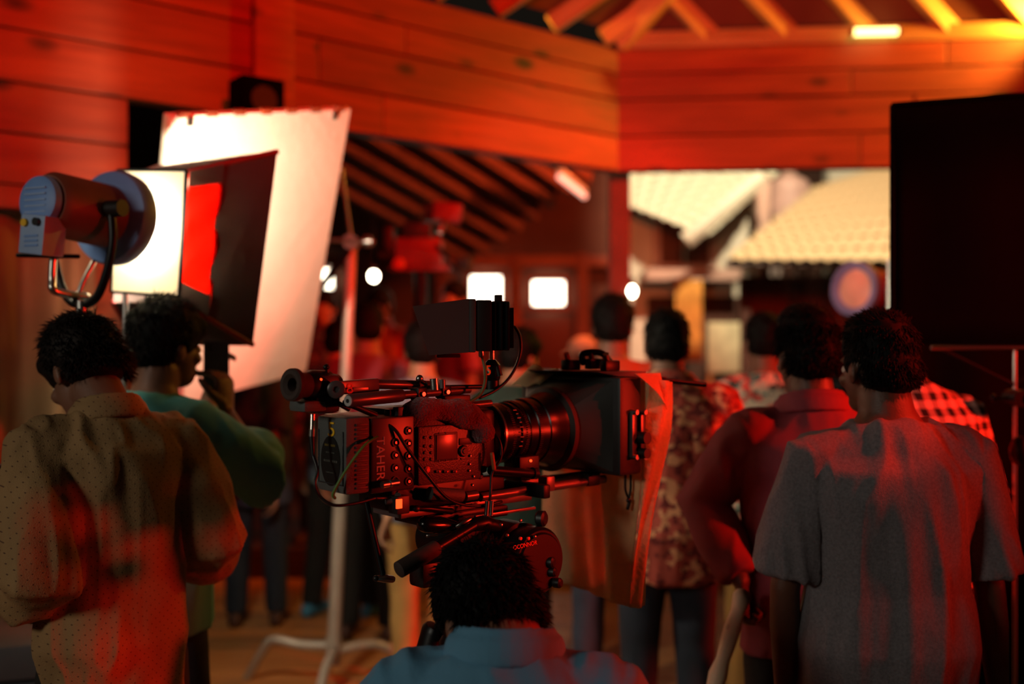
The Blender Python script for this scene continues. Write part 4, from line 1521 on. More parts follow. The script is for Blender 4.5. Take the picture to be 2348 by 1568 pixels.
for i in range(4):
    j = (i + 1) % 4
    A_, B_, C_, D_ = [mp(*v) for v in (hv0[i], hv0[j], hv1[j], hv1[i])]
    n_ = norm(np.cross(B_ - A_, D_ - A_))
    build('hood_panel', Geo().hexa([A_, B_, C_, D_], [v + n_ * .0025 for v in (A_, B_, C_, D_)]), 'hood_fabric', rig, 0, smooth=False)
bx('monitor_screen', rig, 'label_dark', mp(-.0445, 0, 0), (.003, .15, .092), 0, MR)
bx('hood_lip', rig, 'hood_fabric', mp(-.085, 0, hz0 - .008), (.05, .1, .007), .002, MR)
lathe('ball_mount', rig, 'black_gloss', W(1128, 822, 2.175) - np.array([0, 0, .05]), (0, 0, 1), [(0, .015), (.006, .018), (.014, .019), (.034, .019), (.042, .014), (.048, .008)], 28)
cyl('mount_stem', rig, 'steel', W(1128, 822, 2.175) - np.array([0, 0, .004]), W(1128, 800, 2.175), .006)
cyl('mount_base', rig, 'black_metal', W(1128, 892, 2.175), W(1128, 872, 2.175), .016)
cyl('mount_lever', rig, 'black', W(1140, 838, 2.165), W(1146, 862, 2.165), .007)
text('number_mark', rig, 'yellow_mark', '5', W(1120, 850, 2.153), RSIDE @ Ry(0.0), .030, .001)
build('monitor_plug', Geo().loft([W(1102, 790, 2.13), W(1104, 815, 2.13)], [.005, .0065], seg=12), 'steel', rig)
tube('cable', rig, 'cable_olive', [W(1104, 812, 2.13), W(1112, 845, 2.12), W(1112, 878, 2.12), W(1100, 905, 2.12), W(1070, 925, 2.11)], .0036)
tube('cable', rig, 'cable_black', [W(1162, 748, 2.19), W(1180, 750, 2.19), W(1193, 775, 2.19), W(1192, 815, 2.19), W(1172, 860, 2.18), W(1140, 892, 2.16), W(1100, 912, 2.13)], .0034)
cyl('cable_boot', rig, 'black', W(1160, 748, 2.19), W(1174, 748, 2.19), .006)
# side cables
tube('cable', rig, 'cable_green', [W(866, 1002, 1.9), W(838, 1020, 1.87), W(806, 1060, 1.86), W(780, 1100, 1.855), W(764, 1132, 1.855), W(768, 1142, 1.86)], .0030)
tube('cable', rig, 'cable_black', [W(862, 958, 1.93), W(905, 985, 1.93), W(935, 1030, 1.94), W(980, 1090, 1.96), W(1030, 1145, 2.0), W(1090, 1160, 2.06), W(1150, 1150, 2.12)], .0034)
tube('cable', rig, 'cable_black', [W(1095, 935, 2.1), W(1118, 975, 2.1), W(1145, 1010, 2.1), W(1148, 1050, 2.1), W(1128, 1085, 2.09), W(1125, 1130, 2.08), W(1120, 1170, 2.08)], .003)
tube('cable', rig, pbr('cable_orange', '#a05a2c', .5), [W(1128, 1040, 2.085), W(1133, 1075, 2.085)], .0045)
cyl('plug', rig, 'steel', W(1118, 1148, 2.07), W(1115, 1182, 2.07), .005)
cyl('plug', rig, 'steel', W(1128, 1148, 2.07), W(1126, 1182, 2.07), .004)
tube('cable', rig, 'cable_black', [W(862, 1142, 1.9), W(900, 1140, 1.93), W(912, 1128, 1.94)], .003)
cyl('plug', rig, 'steel', W(876, 1112, 1.895), W(912, 1106, 1.92), .007)
lathe('plug_collar', rig, 'steel', W(893, 1109, 1.905), norm(W(912, 1106, 1.92) - W(876, 1112, 1.895)), [(0, .0078), (.004, .0078)], 16)
bx('module', rig, 'black', W(915, 1156, 1.93), (.03, .03, .035), .003)
bx('tally_lamp', rig, 'glow_red', W(915, 1155, 1.912), (.013, .004, .018), .001)
cyl('module_wheel', rig, 'grey_plastic', W(885, 1150, 1.92), W(908, 1148, 1.93), .006)
cyl('knob', rig, 'steel', W(912, 1136, 1.92), W(913, 1136, 1.94), .006)
# support rods and base
cyl('support_rod', rig, 'bracket_metal', W(1100, 1140, 2.09), W(1385, 1098, 2.36), .0095)
cyl('support_rod', rig, 'bracket_metal', W(1110, 1118, 2.2), W(1385, 1082, 2.46), .0095)
cyl('motor_rod', rig, 'black_metal', W(1125, 1078, 2.1), W(1228, 1086, 2.2), .010)
lathe('rod_end', rig, 'black_metal', W(1220, 1085, 2.19), norm(W(1228, 1086, 2.2) - W(1125, 1078, 2.1)), [(0, .013), (.012, .013), (.012, .007), (.004, .007)], 20)
bx('rod_clamp', rig, 'bracket_metal', W(1253, 1108, 2.23), (.026, .03, .034), .004)
bx('rod_clamp', rig, 'black_metal', W(1208, 1120, 2.2), (.02, .13, .03), .004)
bx('rod_stop', rig, 'black', W(1353, 1098, 2.33), (.04, .03, .03), .005)
bx('lens_support', rig, 'black_metal', (.46, .09, 1.29), (.03, .06, .05), .004)
bx('lens_motor', rig, 'black', (.43, .03, 1.31), (.06, .03, .035), .005)
build('motor_light', Geo().ell((.43, .012, 1.318), .003), 'glow_red', rig)
base = bx('base_plate', rig, 'black_metal', (.22, .09, 1.268), (.30, .12, .05), .006)
bx('dovetail', rig, 'bracket_metal', (.28, .09, 1.232), (.36, .10, .014), .002)
cyl('base_knob', rig, 'battery_grey', W(985, 1131, 2.0), W(1058, 1136, 2.05), .0135)
cyl('base_knob', rig, 'bracket_metal', W(1066, 1138, 2.06), W(1092, 1134, 2.08), .010)
build('lock_lever', Geo().loft([W(950, 1166, 2.0), W(985, 1166, 2.02), W(1035, 1172, 2.06)], [.006, .005, .007], seg=10), 'black_metal', rig, angle=180)
build('lever_tip', Geo().ell(W(955, 1166, 2.0), (.009, .007, .007)), 'black', rig)

# beige side flag cloth hanging from the matte box
xf = m1 + .012
fa_ = [np.array(v) for v in ((xf, near - .012, zt2 + .005), (xf, far + .01, zt2 - .02))]


def cloth_main(u, v):
    y = (near - .010) * (1 - u) + (far + .012) * u
    zt0 = 1.495 * (1 - u) + 1.47 * u
    zb0 = 0.952 * (1 - u) + 0.975 * u
    z = zt0 * (1 - v) + zb0 * v
    x = xf + .006 * math.sin(u * 9 + v * 3) * v + .004 * math.sin(u * 30 + 6 * v) * v
    y = y + .016 * v * (1 - u) * math.sin(2.4 * v)
    return (x, y + .045 * v * (1 - u), z)


cm = thing('side_cloth', 'beige cloth flag hanging from the matte box of the cinema camera', 'cloth', (OC[0], OC[1], 0), TH)
build('sheet', Geo().sheet(cloth_main, 40, 40, .002, (1, 0, 0)), 'cloth_cream', cm, angle=180)


def cloth_edge(u, v):
    w = .085 * (1 - .55 * v) * (1 + .12 * math.sin(7 * v))
    y = near - .012 + .016 * v * math.sin(2.4 * v) + .045 * v
    z = (1.495 * (1 - v) + .952 * v) - .01 * u * (1 - v)
    x = xf + u * w
    return (x, y + .006 * math.sin(u * 9 + 8 * v) - .012 * math.sin(math.pi * u), z)


build('folded_edge', Geo().sheet(cloth_edge, 12, 40, .002, (0, -1, 0)), 'cloth_cream', cm, angle=180)


def cloth_flap(u, v):
    a = np.array([m0 + .03 + .09 * u, near - .016, zt2 + .008])
    d = np.array([.02, -.004 - .012 * math.sin(math.pi * u), -.012 - .075 * u])
    return a + d * v


build('flap', Geo().sheet(cloth_flap, 12, 10, .002, (0, -1, 0)), 'cloth_cream', cm, angle=180)
ft_ = W(1252, 858, 2.56)


def cloth_top(u, v):
    return np.array([m0 + .02 - .05 * v, far - .02 - .10 * u + .02 * v, zt2 + .022 - .012 * u - .05 * v * (1 - .3 * u) + .004 * math.sin(9 * u)])


build('flap', Geo().sheet(cloth_top, 12, 10, .002, (-1, 0, .3)), 'cloth_cream', cm, angle=180)

# tripod with fluid head
tc_ = np.array([.27, .09])
tw = OC + tc_[0] * CU + tc_[1] * CV
tri = thing('tripod', 'black tripod with fluid head, pan handle and red glints under the cinema camera', 'tripod', (tw[0], tw[1], 0), TH)


def T(px, py, d):
    q = W(px, py, d)
    return np.array([q[0] - tc_[0], q[1] - tc_[1], q[2]])


bx('head_plate', tri, 'black_metal', (0, 0, 1.212), (.22, .12, .024), .005)
bx('plate_edge', tri, 'bracket_metal', T(1135, 1178, 2.09) + np.array([.03, 0, 0]), (.17, .006, .006), .001)
lathe('fluid_drum', tri, 'black_metal', (0, -.075, 1.155), (0, 1, 0), [(0, .04), (.008, .05), (.14, .05), (.148, .04)], 40)
hd = lathe('pan_drum', tri, 'bracket_metal', (.07, 0, 1.02), (0, 0, 1), [(0, .045), (.02, .075), (.06, .082), (.10, .078), (.12, .06), (.135, .05)], 44)
dq = T(1190, 1277, 2.13)
lathe('tilt_drum', tri, 'black_metal', dq - np.array([0, .07, 0]), (0, 1, 0), [(0, .058), (.004, .062), (.004, .066), (.012, .072), (.03, .072), (.034, .068), (.06, .068), (.064, .074), (.13, .074), (.14, .06)], 44)
lathe('head_base', tri, 'black_metal', (.03, 0, .94), (0, 0, 1), [(0, .04), (.03, .06), (.09, .06)], 36)

def TF(px, py):
    q = S(px, py, dq[1] + tc_[1] - .0705)
    return np.array([q[0] - tc_[0], q[1] - tc_[1], q[2]])


text('maker_mark', tri, 'red_mark', "OCONNOR", TF(1204, 1250), RSIDE @ Rz(.04), .0125, .0008)
for px, py, d in ((1192, 1228, 2.05), (1210, 1228, 2.05), (1225, 1224, 2.06), (1162, 1227, 2.03), (1148, 1203, 2.04), (1192, 1193, 2.05)):
    q = TF(px, py + 6) if px in (1192, 1210, 1225) and py > 1200 else T(px, py, d)
    lathe('screw', tri, 'red_mark' if py == 1228 else 'steel', q, (0, -1, 0), [(0, .0035), (.004, .0035), (.005, .002)], 12)
for px, py, d, r in ((1232, 1188, 2.12, .017), (1252, 1288, 2.1, .012), (1268, 1335, 2.1, .011), (1256, 1310, 2.1, .010)):
    q = T(px, py, d)
    lathe('knob', tri, 'black', q, norm([.4, -1, 0]), [(0, r * .8), (.004, r), (.016, r), (.02, r * .7)], 20)
build('drag_housing', Geo().loft([T(972, 1202, 2.0), T(1010, 1204, 2.03), T(1060, 1212, 2.07)], [(.018, .016), (.02, .018), (.012, .012)], seg=20), 'black_gloss', tri, angle=180)
build('toggle', Geo().loft([T(980, 1228, 2.0), T(990, 1227, 2.0), T(1002, 1224, 2.01)], [.004, .0025, .0045], seg=10), 'steel', tri, angle=180)
ha, hb, hc = T(912, 1308, 1.90), T(1000, 1256, 1.96), T(1100, 1196, 2.05)
lathe('handle_grip', tri, 'rubber', ha, norm(hb - ha), [(0, .012), (.003, .0165), (.06, .017), (np.linalg.norm(hb - ha), .0155), (np.linalg.norm(hb - ha) + .004, .012)], 24)
cyl('pan_handle', tri, 'black_metal', hb, hc, .0105)
build('handle_joint', Geo().loft([T(1085, 1203, 2.04), T(1110, 1198, 2.06), T(1140, 1206, 2.08)], [.014, .016, .012], seg=14), 'black_metal', tri, angle=180)
build('cable_clips', Geo().loft([T(1048, 1206, 2.03), T(1062, 1198, 2.03), T(1078, 1190, 2.04)], [.005, .007, .005], seg=10), 'steel', tri)
cyl('strut', tri, 'black_metal', T(838, 1142, 1.95), T(878, 1318, 1.93), .0055)
build('strut_joint', Geo().loft([T(860, 1326, 1.92), T(880, 1326, 1.93), T(900, 1328, 1.94)], [.005, .008, .007], seg=12), 'steel', tri, angle=180)
build('strut_tip', Geo().ell(T(862, 1326, 1.92), .006), 'black', tri)
bx('brake_block', tri, 'black', T(985, 1312, 1.99), (.07, .05, .05), .010)
cyl('brake_knob', tri, 'black_metal', T(955, 1318, 1.97), T(975, 1316, 1.98), .014)
for k in range(3):
    t = 2.094 * k - 2.30
    e = np.array([math.cos(t), math.sin(t), 0])
    build('leg', Geo().loft([e * .05 + [0, 0, .95], e * .2 + [0, 0, .5], e * .36 + [0, 0, .03]], [(.022, .03), (.02, .026), (.014, .016)], seg=10), 'black_metal', tri)
    cyl('foot', tri, 'rubber', e * .36 + [0, 0, .0], e * .36 + [0, 0, .035], .022)
# ------------------------------------------------------------------ people


def head_pts(R, c, s):
    def f(p):
        return c + R @ (np.asarray(p, float) * s)
    return f


def add_head(g, R, c, s):
    f = head_pts(R, c, s)
    g.ell(f((0, -.012, .028)), np.array([.076, .096, .094]) * s, R)
    g.ell(f((0, .028, -.03)), np.array([.062, .064, .088]) * s, R)
    g.ell(f((0, .046, -.085)), np.array([.044, .044, .034]) * s, R)
    g.ell(f((0, .08, .02)), np.array([.05, .018, .014]) * s, R)
    for sx in (-1, 1):
        g.ell(f((sx * .036, .066, -.03)), np.array([.026, .024, .022]) * s, R)
        g.ell(f((sx * .077, -.004, -.014)), np.array([.009, .020, .030]) * s, R @ Rz(sx * .35))
        g.ell(f((sx * .010, .100, -.034)), np.array([.010, .012, .008]) * s, R)
    g.loft([f((0, .085, .012)), f((0, .098, -.012)), f((0, .112, -.032))], [.008 * s, .010 * s, .012 * s], seg=10)
    g.ell(f((0, .086, -.061)), np.array([.024, .013, .007]) * s, R)
    g.ell(f((0, .084, -.073)), np.array([.021, .013, .007]) * s, R)


def hair_geo(R, c, s, style, amp=0.004, seed=1):
    f = head_pts(R, c, s)
    g = Geo()
    if style == 'tall':
        g.ell(f((0, -.012, .058)), np.array([.084, .102, .094]) * s, R)
        g.ell(f((0, .02, .1)), np.array([.07, .075, .06]) * s, R)
    elif style == 'mop':
        g.ell(f((0, -.008, .05)), np.array([.094, .112, .098]) * s, R)
        g.ell(f((0, .06, .06)), np.array([.078, .055, .05]) * s, R)
    else:
        g.ell(f((0, -.012, .052)), np.array([.084, .102, .090]) * s, R)
    g.ell(f((0, -.045, .0)), np.array([.079, .072, .082]) * s, R)
    for sx in (-1, 1):
        g.ell(f((sx * .07, .01, .022)), np.array([.014, .024, .04]) * s, R)
    return g


def strands(R, c, s, n, length, seed, back=True, lift=0.22):
    rg = np.random.default_rng(seed)
    f = head_pts(R, c, s)
    verts, faces = [], []
    while n > 0:
        d = norm(rg.normal(size=3))
        if d[2] < -.55 or (d[1] > .35 and d[2] < .35):
            continue
        n -= 1
        if d[2] > .25 or rg.random() < .5 and d[2] > -.4:
            p = np.array([0, -.012, .052]) + d * np.array([.083, .101, .089])
        else:
            p = np.array([0, -.045, .0]) + d * np.array([.078, .071, .08])
            if d[1] > .1:
                p = np.array([d[0] * .079, .005, .02])
        sw = np.array([d[0] * .3, .35 if d[2] > .55 else -.1, -.55 if d[2] < .6 else -.05])
        dirv = norm(d * lift + sw + rg.normal(size=3) * .2)
        L = length * rg.uniform(.5, 1.15)
        side = norm(np.cross(dirv, rg.normal(size=3)))
        oth = np.cross(dirv, side)
        w = .0016
        p = p - d * .004
        m = p + dirv * L * .55
        e = p + dirv * L * .9 + sw * L * .35
        b = len(verts)
        for q, ww in ((p, w), (m, w * .8)):
            for k in range(3):
                t = 2.094 * k
                verts.append(f(q + (side * math.cos(t) + oth * math.sin(t)) * ww))
        verts.append(f(e))
        for k in range(3):
            k2 = (k + 1) % 3
            faces.append((b + k, b + k2, b + 3 + k2, b + 3 + k))
            faces.append((b + 3 + k, b + 3 + k2, b + 6))
    return verts, faces


def add_hand(g, wrist, d, n, side, s=1.0, curl=0.35):
    """d: finger direction, n: palm normal, side: +1 thumb on n x d side"""
    d = norm(d); n = norm(n - d * np.dot(n, d))
    l = np.cross(n, d) * side
    wrist = np.asarray(wrist, float)
    g.loft([wrist - d * .02 * s, wrist + d * .02 * s, wrist + d * .055 * s, wrist + d * .09 * s], [(.026 * s, .017 * s), (.033 * s, .016 * s), (.04 * s, .015 * s), (.038 * s, .012 * s)], ref=l, seg=14)
    for k, (lo, L) in enumerate(((.031, .072), (.0105, .08), (-.0105, .074), (-.031, .058))):
        p = wrist + d * .088 * s + l * lo * s
        a = 0.12
        pts = [p - d * .02 * s, p]
        for seg_ in (.45, .32, .26):
            a += curl * 1.25
            p = p + (d * math.cos(a) + n * math.sin(a)) * L * seg_ * s + l * lo * .04
            pts.append(p)
        g.loft(pts, [.0095 * s, .0092 * s, .0085 * s, .0078 * s, .0068 * s], seg=10)
    p = wrist + d * .03 * s + l * .03 * s
    t1 = norm(d * .65 + l * .75 + n * .25)
    t2 = norm(d * .9 + l * .25 + n * (.3 + curl * .5))
    g.loft([p - t1 * .02 * s, p + t1 * .03 * s, p + t1 * .03 * s + t2 * .032 * s, p + t1 * .03 * s + t2 * .055 * s], [.014 * s, .012 * s, .0105 * s, .008 * s], seg=10)


def person(label, xy, H=1.7, face=90, z0=0.0, lean=(0, 0), head=(0, 0, 0), arms=None, shirt='shirt_grey', sleeve='short',
           trousers='denim_dark', skin='skin', hair='hair', style='short', nstr=0, slen=.03, voxel=.012, bulk=1.0, loose=.02, hem=.80,
           fold=.008, seed=0, pose='stand', shoes='shoe_brown', collar=None, legs=None, neckline=True, group='people on the film set',
           hand=None, hvox=None, cap=None, hang_out=.05, ffz=2.4, nk=.158):
    s = H / 1.70
    root = thing('person', label, 'person', (xy[0], xy[1], z0), math.radians(face - 90), group)
    Ri = Rz(-math.radians(face - 90))

    def w2l(p):
        p = np.asarray(p, float) - np.array([xy[0], xy[1], z0])
        return Ri @ p / s

    lean = np.array([lean[0], lean[1], 0.0])

    def bend(z):
        t = max(0, (z - .9) / .55)
        return lean * t * t * .6 + lean * t * .4

    B = bulk
    tors = [(.82, .155, .115, 0), (.92, .168, .122, -.01), (1.05, .148, .108, 0), (1.18, .160, .116, .0), (1.28, .178, .118, -.005), (1.345, .176, .108, -.01), (1.38, .150, .092, -.014), (1.41, .118, .08, -.016), (1.445, .082, .07, -.014)]
    sh = {k: np.array([sx * .172 * B, -.012, 1.362]) + bend(1.36) for k, sx in (('L', -1), ('R', 1))}
    J = {}
    arms = arms or {}
    hand = hand or {}
    for k, sx in (('L', -1), ('R', 1)):
        if k in arms and arms[k] is not None:
            e, w = [w2l(q) if len(q) == 3 and world_pts else np.asarray(q, float) for q in arms[k]]
            # keep limb lengths believable
            ue = e - sh[k]; e = sh[k] + norm(ue) * min(max(np.linalg.norm(ue), .24), .33)
            fw = w - e; w = e + norm(fw) * min(max(np.linalg.norm(fw), .20), .28)
        else:
            e = sh[k] + np.array([sx * hang_out, -.02, -.285])
            w = e + np.array([sx * .01, .055, -.24])
        J[k] = (e, w)
    neck_b = np.array([0, -.012, 1.42]) + bend(1.42)
    Rh = Rz(math.radians(head[0])) @ Rx(-math.radians(head[1])) @ Ry(math.radians(head[2]))
    hc = neck_b + Rh @ np.array([0, .03, nk])
    # ---- skin
    g = Geo()
    g.loft([np.array([0, y, z]) + bend(z) for z, a, b, y in tors], [(a * B * .93, b * B * .93) for z, a, b, y in tors], ref=(1, 0, 0), seg=28)
    g.loft([neck_b + np.array([0, -.005, -.04]), neck_b + np.array([0, 0, .03]), hc + Rh @ np.array([0, -.022, -.06])], [.068 * B, .063 * B, .060], seg=20)
    add_head(g, Rh, hc, .97)
    for k, sx in (('L', -1), ('R', 1)):
        e, w = J[k]
        a = sh[k]
        g.loft([a, a * .6 + e * .4, e, e * .65 + w * .35, w], [.040, .041, .036, .037, .025], seg=16)
        hd, hn, cu_ = hand.get(k, (None, None, .35))
        dirv = norm(w - e) if hd is None else Ri @ np.asarray(hd, float)
        nn_ = np.array([-sx * .8, -.3, 0]) if hn is None else Ri @ np.asarray(hn, float)
        add_hand(g, w + dirv * .01, dirv, nn_, -sx if hn is None else (1 if sx < 0 else -1), 1.0, cu_)
    for i in range(len(g.v)):
        pass
    me = remesh(g, hvox or voxel * .75, 3, .4)
    body = link('body', me, skin, root, angle=180)
    parts = [body]
    # ---- eyes
    for sx in (-1, 1):
        c = hc + Rh @ (np.array([sx * .03, .083, -.004]) * .97)
        o = build('eye', Geo().ell(c, .0115, seg=12, rings=8), 'eye_white', root, angle=180)
        parts.append(o)
        parts.append(build('pupil', Geo().ell(c + Rh @ np.array([0, .0075, 0]), .0055, seg=10, rings=6), 'black_gloss', o, angle=180))
    # ---- hair
    hme = remesh(hair_geo(Rh, hc, .97, style), max(.006, voxel * .6), 4, .4)
    am = .0035
    displace(hme, lambda p: am * vnoise(p * 42 + seed) + .5 * am * vnoise(p * 90 + seed))
    ho = link('hair', hme, hair, root, angle=180)
    parts.append(ho)
    if nstr:
        v, f = strands(Rh, hc, .97 * (1.08 if style == 'mop' else 1.02), nstr, slen, seed + 5)
        m2 = bpy.data.meshes.new('strands')
        m2.from_pydata([tuple(q) for q in v], [], f)
        so = link('hair_strands', m2, hair, ho, angle=180)
        tag(so, kind='stuff')
    if cap:
        f = head_pts(Rh, hc, .97)
        cg = Geo().ell(f((0, -.01, .07)), np.array([.09, .108, .085]), Rh).loft([f((0, .06, .06)), f((0, .15, .045))], [(.075, .012), (.06, .008)], ref=Rh @ np.array([1, 0, 0]))
        parts.append(link('cap', remesh(cg, .009, 4), cap, root, angle=180))
    # ---- shirt
    g = Geo()
    rings = [(hem, .168 + loose * .8, .125 + loose * .6, 0)] + [(z, a + loose, b + loose, y) for z, a, b, y in tors if z > hem + .04]
    rings[-1] = (1.442, .086, .076, -.014)
    rings[-2] = (1.412, .120 + loose * .4, .084 + loose * .4, -.016)
    rings[-3] = (1.38, .150 + loose * .7, .094 + loose * .6, -.014)
    g.loft([np.array([0, y, z]) + bend(z) for z, a, b, y in rings], [(a * B, b * B) for z, a, b, y in rings], ref=(1, 0, 0), seg=32, round_ends=False)
    for k, sx in (('L', -1), ('R', 1)):
        e, w = J[k]
        a = sh[k]
        lo = loose * .9
        inn = sh[k] + np.array([-sx * .07, 0, .0])
        g.loft([bend(1.42) + np.array([sx * .05, -.015, 1.40]), sh[k] + np.array([-sx * .05, 0, .008]), sh[k] + np.array([-sx * .005, 0, -.004])], [.048 * B, .056 + lo * .4, .058 + lo * .5], seg=18)
        if sleeve == 'short':
            m_ = a * .12 + e * .88
            g.loft([inn, a, a * .55 + e * .45, m_], [.058, .057 + lo * .5, .054 + lo * .9, .053 + lo * 1.2], seg=20, round_ends=False)
        elif sleeve == 'rolled':
            m_ = e * .62 + w * .38
            g.loft([inn, a, a * .5 + e * .5, e, m_], [.058, .058 + lo * .5, .056 + lo, .05 + lo, .048 + lo], seg=20, round_ends=False)
            g.loft([e * .78 + w * .22, m_], [.056 + lo, .056 + lo], seg=20)
        else:
            m_ = e * .08 + w * .92
            g.loft([inn, a, a * .5 + e * .5, e, e * .5 + w * .5, m_], [.058, .058 + lo * .5, .054 + lo, .047 + lo, .043 + lo * .8, .032 + lo * .5], seg=20, round_ends=False)
    sm = remesh(g, voxel * .7, 5, .45)
    fo = folds(fold, seed * 3.7, 12.0, ffz)
    displace(sm, fo)
    so = link('shirt', sm, shirt, root, angle=180)
    parts.append(so)
    if collar:
        cg = Geo()
        for rr_, zo, hh, tk in ((.083, .030, .026, .006), (.094, .016, .024, .007)):
            pts = []
            for i in range(33):
                t = math.pi / 2 + .18 + (2 * math.pi - .36) * i / 32
                pts.append(neck_b + np.array([math.cos(t) * rr_ * 1.05 * B, math.sin(t) * rr_ * B, zo - .020 * math.sin(t)]))
            cg.loft(pts, [(hh, tk)] * 33, ref=(0, 0, 1), seg=12)
        parts.append(link('collar', remesh(cg, .0045, 3, .4), collar, root, angle=180))
    elif neckline:
        pts = []
        for i in range(24):
            t = 2 * math.pi * i / 24
            pts.append(neck_b + np.array([math.cos(t) * .079 * B, math.sin(t) * .071 * B, .012 - .012 * math.sin(t)]))
        cg = Geo().loft(pts + [pts[0]], [.008] * 25, ref=(0, 0, 1), seg=8, round_ends=False)
        parts.append(link('neckband', remesh(cg, .004, 2), shirt, root, angle=180))
    # ---- trousers and shoes
    g = Geo()
    g.ell((0, -.005, .88), (.172 * B, .125 * B, .12))
    feet = []
    for sx in (-1, 1):
        if pose == 'sit':
            hp_, kn, an = np.array([sx * .09, 0, .87]), np.array([sx * .15, .42, .90]), np.array([sx * .15, .40, .41])
        else:
            st_ = (legs or {}).get('L' if sx < 0 else 'R', (sx * .11, 0))
            hp_ = np.array([sx * .088, 0, .87]); an = np.array([st_[0], st_[1], .075]); kn = (hp_ + an) / 2 + np.array([0, .025, .02])
        g.loft([hp_, hp_ * .5 + kn * .5, kn, kn * .5 + an * .5, an], [.096 * B, .086, .07, .064, .058], seg=18, round_ends=False)
        feet.append(an)
    tm = remesh(g, voxel, 4, .45)
    displace(tm, folds(.006, seed + 9, 10, 5))
    parts.append(link('trousers', tm, trousers, root, angle=180))
    for an in feet:
        sg = Geo()
        sg.loft([an + np.array([0, -.06, -.03]), an + np.array([0, .02, -.025]), an + np.array([0, .11, -.04]), an + np.array([0, .17, -.05])],
                [(.036, .042), (.04, .046), (.045, .034), (.034, .022)], ref=(1, 0, 0), seg=14)
        fm = remesh(sg, .009, 3)
        parts.append(link('shoe', fm, shoes, root, angle=180))
    # scale every part to the person's height, in the mesh
    done = set()
    for o in root.children_recursive:
        if o.data.name not in done:
            done.add(o.data.name)
            o.data.transform(Matrix.Scale(s, 4))
    if pose != 'sit' and z0 == 0.0 or True:
        pass
    return root


world_pts = True


def at(px, d):
    return ((px - 1174.0) / FPX * d, d)


# --- near people
person('man in a beige dotted shirt with rolled sleeves, back turned, head bowed, at the left', at(262, 2.3), 1.67, 130, head=(16, 34, 4), lean=(0, .06),
       arms={'L': (P(95, 1330, 2.12), P(-40, 1330, 2.35)), 'R': (P(488, 1235, 2.42), P(400, 1290, 2.62))},
       shirt='shirt_dots', sleeve='rolled', trousers='trousers_black', skin='skin', hair='hair_brown', style='mop', nstr=3000, slen=.03, voxel=.009, bulk=.86,
       loose=.036, hem=.70, fold=.016, seed=1, collar='shirt_dots', hvox=.006)
person('man in a teal shirt at the left holding up a phone to film the lamp', at(350, 2.78), 1.69, 55, head=(-2, 4, 0), lean=(0, .02),
       arms={'L': (P(400, 1010, 2.92), P(480, 915, 3.05)), 'R': (P(548, 1058, 2.7), P(517, 945, 2.88))},
       shirt='shirt_teal', sleeve='rolled', trousers='denim_dark', skin='skin', style='mop', nstr=1200, slen=.03, voxel=.010, loose=.03, seed=2,
       hand={'L': ((.1, .1, 1), (.7, -.2, .1), .5), 'R': ((-.1, .1, 1), (-.7, .3, .1), .5)}, hvox=.006)
person('man in a grey T-shirt with his back turned, at the right', at(2030, 2.32), 1.64, 92, head=(16, 3, 0), shirt='shirt_grey', sleeve='short',
       trousers='trousers_black', skin='skin_dark', style='short', nstr=3200, slen=.022, voxel=.009, bulk=1.08, loose=.024, hem=.74, fold=.017, seed=3, ffz=1.3,
       arms={'L': (P(1800, 1345, 2.32), P(1800, 1600, 2.37)), 'R': (P(2268, 1345, 2.32), P(2290, 1600, 2.37))}, hvox=.006)
person('man in a dark red shirt, hand on hip, left of the grey T-shirt man', at(1858, 2.72), 1.66, 93, head=(4, 3, 0), shirt='shirt_maroon', sleeve='long',
       trousers='trousers_black', skin='skin_dark', style='tall', nstr=2400, slen=.034, voxel=.010, bulk=1.02, loose=.03, hem=.76, fold=.011, seed=4, collar='shirt_maroon',
       arms={'L': (P(1612, 1150, 2.76), P(1700, 1335, 2.62)), 'R': None}, hand={'L': ((.15, .1, -1), (.8, -.3, .2), 1.0)}, hvox=.006)
person('camera operator in a blue shirt seated below the cinema camera, seen from behind', at(1150, 1.66), 1.70, 85, z0=-.385, lean=(0, .08), head=(28, 45, 0), nk=.085, shirt='shirt_blue',
       sleeve='short', trousers='denim', skin='skin', style='mop', nstr=3000, slen=.03, voxel=.009, loose=.03, fold=.010, seed=5, pose='sit', collar='shirt_blue', hvox=.007,
       arms={'L': (np.array([-.45, 1.75, .62]), np.array([-.25, 1.92, .50])), 'R': (np.array([.32, 1.75, .62]), np.array([.2, 1.95, .55]))})
ab = thing('wooden_box', 'wooden box seat under the operator in blue', 'box', (at(1160, 1.66)[0], 1.59, 0))
for k_ in range(3):
    bx('board', ab, 'pine', (0, -.11 + .11 * k_, .405), (.44, .104, .025), .003)
bx('box_frame', ab, 'pine', (0, 0, .195), (.42, .3, .39), .004)

# --- middle distance
person('man in a red patterned shirt beyond the matte box, facing away', at(1530, 3.6), 1.69, 84, head=(0, 6, 0), shirt='shirt_print', sleeve='rolled', trousers='denim_dark',
       nstr=900, slen=.025, loose=.05, hem=.74, fold=.012, seed=6, bulk=1.06, collar='shirt_print', arms={'R': (P(1672, 1045, 3.55), P(1610, 1110, 3.85)), 'L': None})
person('taller dark haired man in an orange shirt just left of the red patterned shirt', at(1405, 4.3), 1.77, 80, head=(4, 4, 0), shirt='shirt_orange', trousers='denim', style='mop', seed=7, nstr=500)
person('man in a pale floral shirt left of the men in red and grey', at(1755, 4.3), 1.70, 88, head=(0, 6, 0), shirt='shirt_floral', trousers='khaki', seed=8, nstr=500, bulk=1.05, loose=.03)
person('red lit man looking left behind the floral shirt', at(1835, 4.9), 1.70, 60, head=(60, 0, 0), shirt='shirt_navy', skin='skin_light', seed=9, style='short')
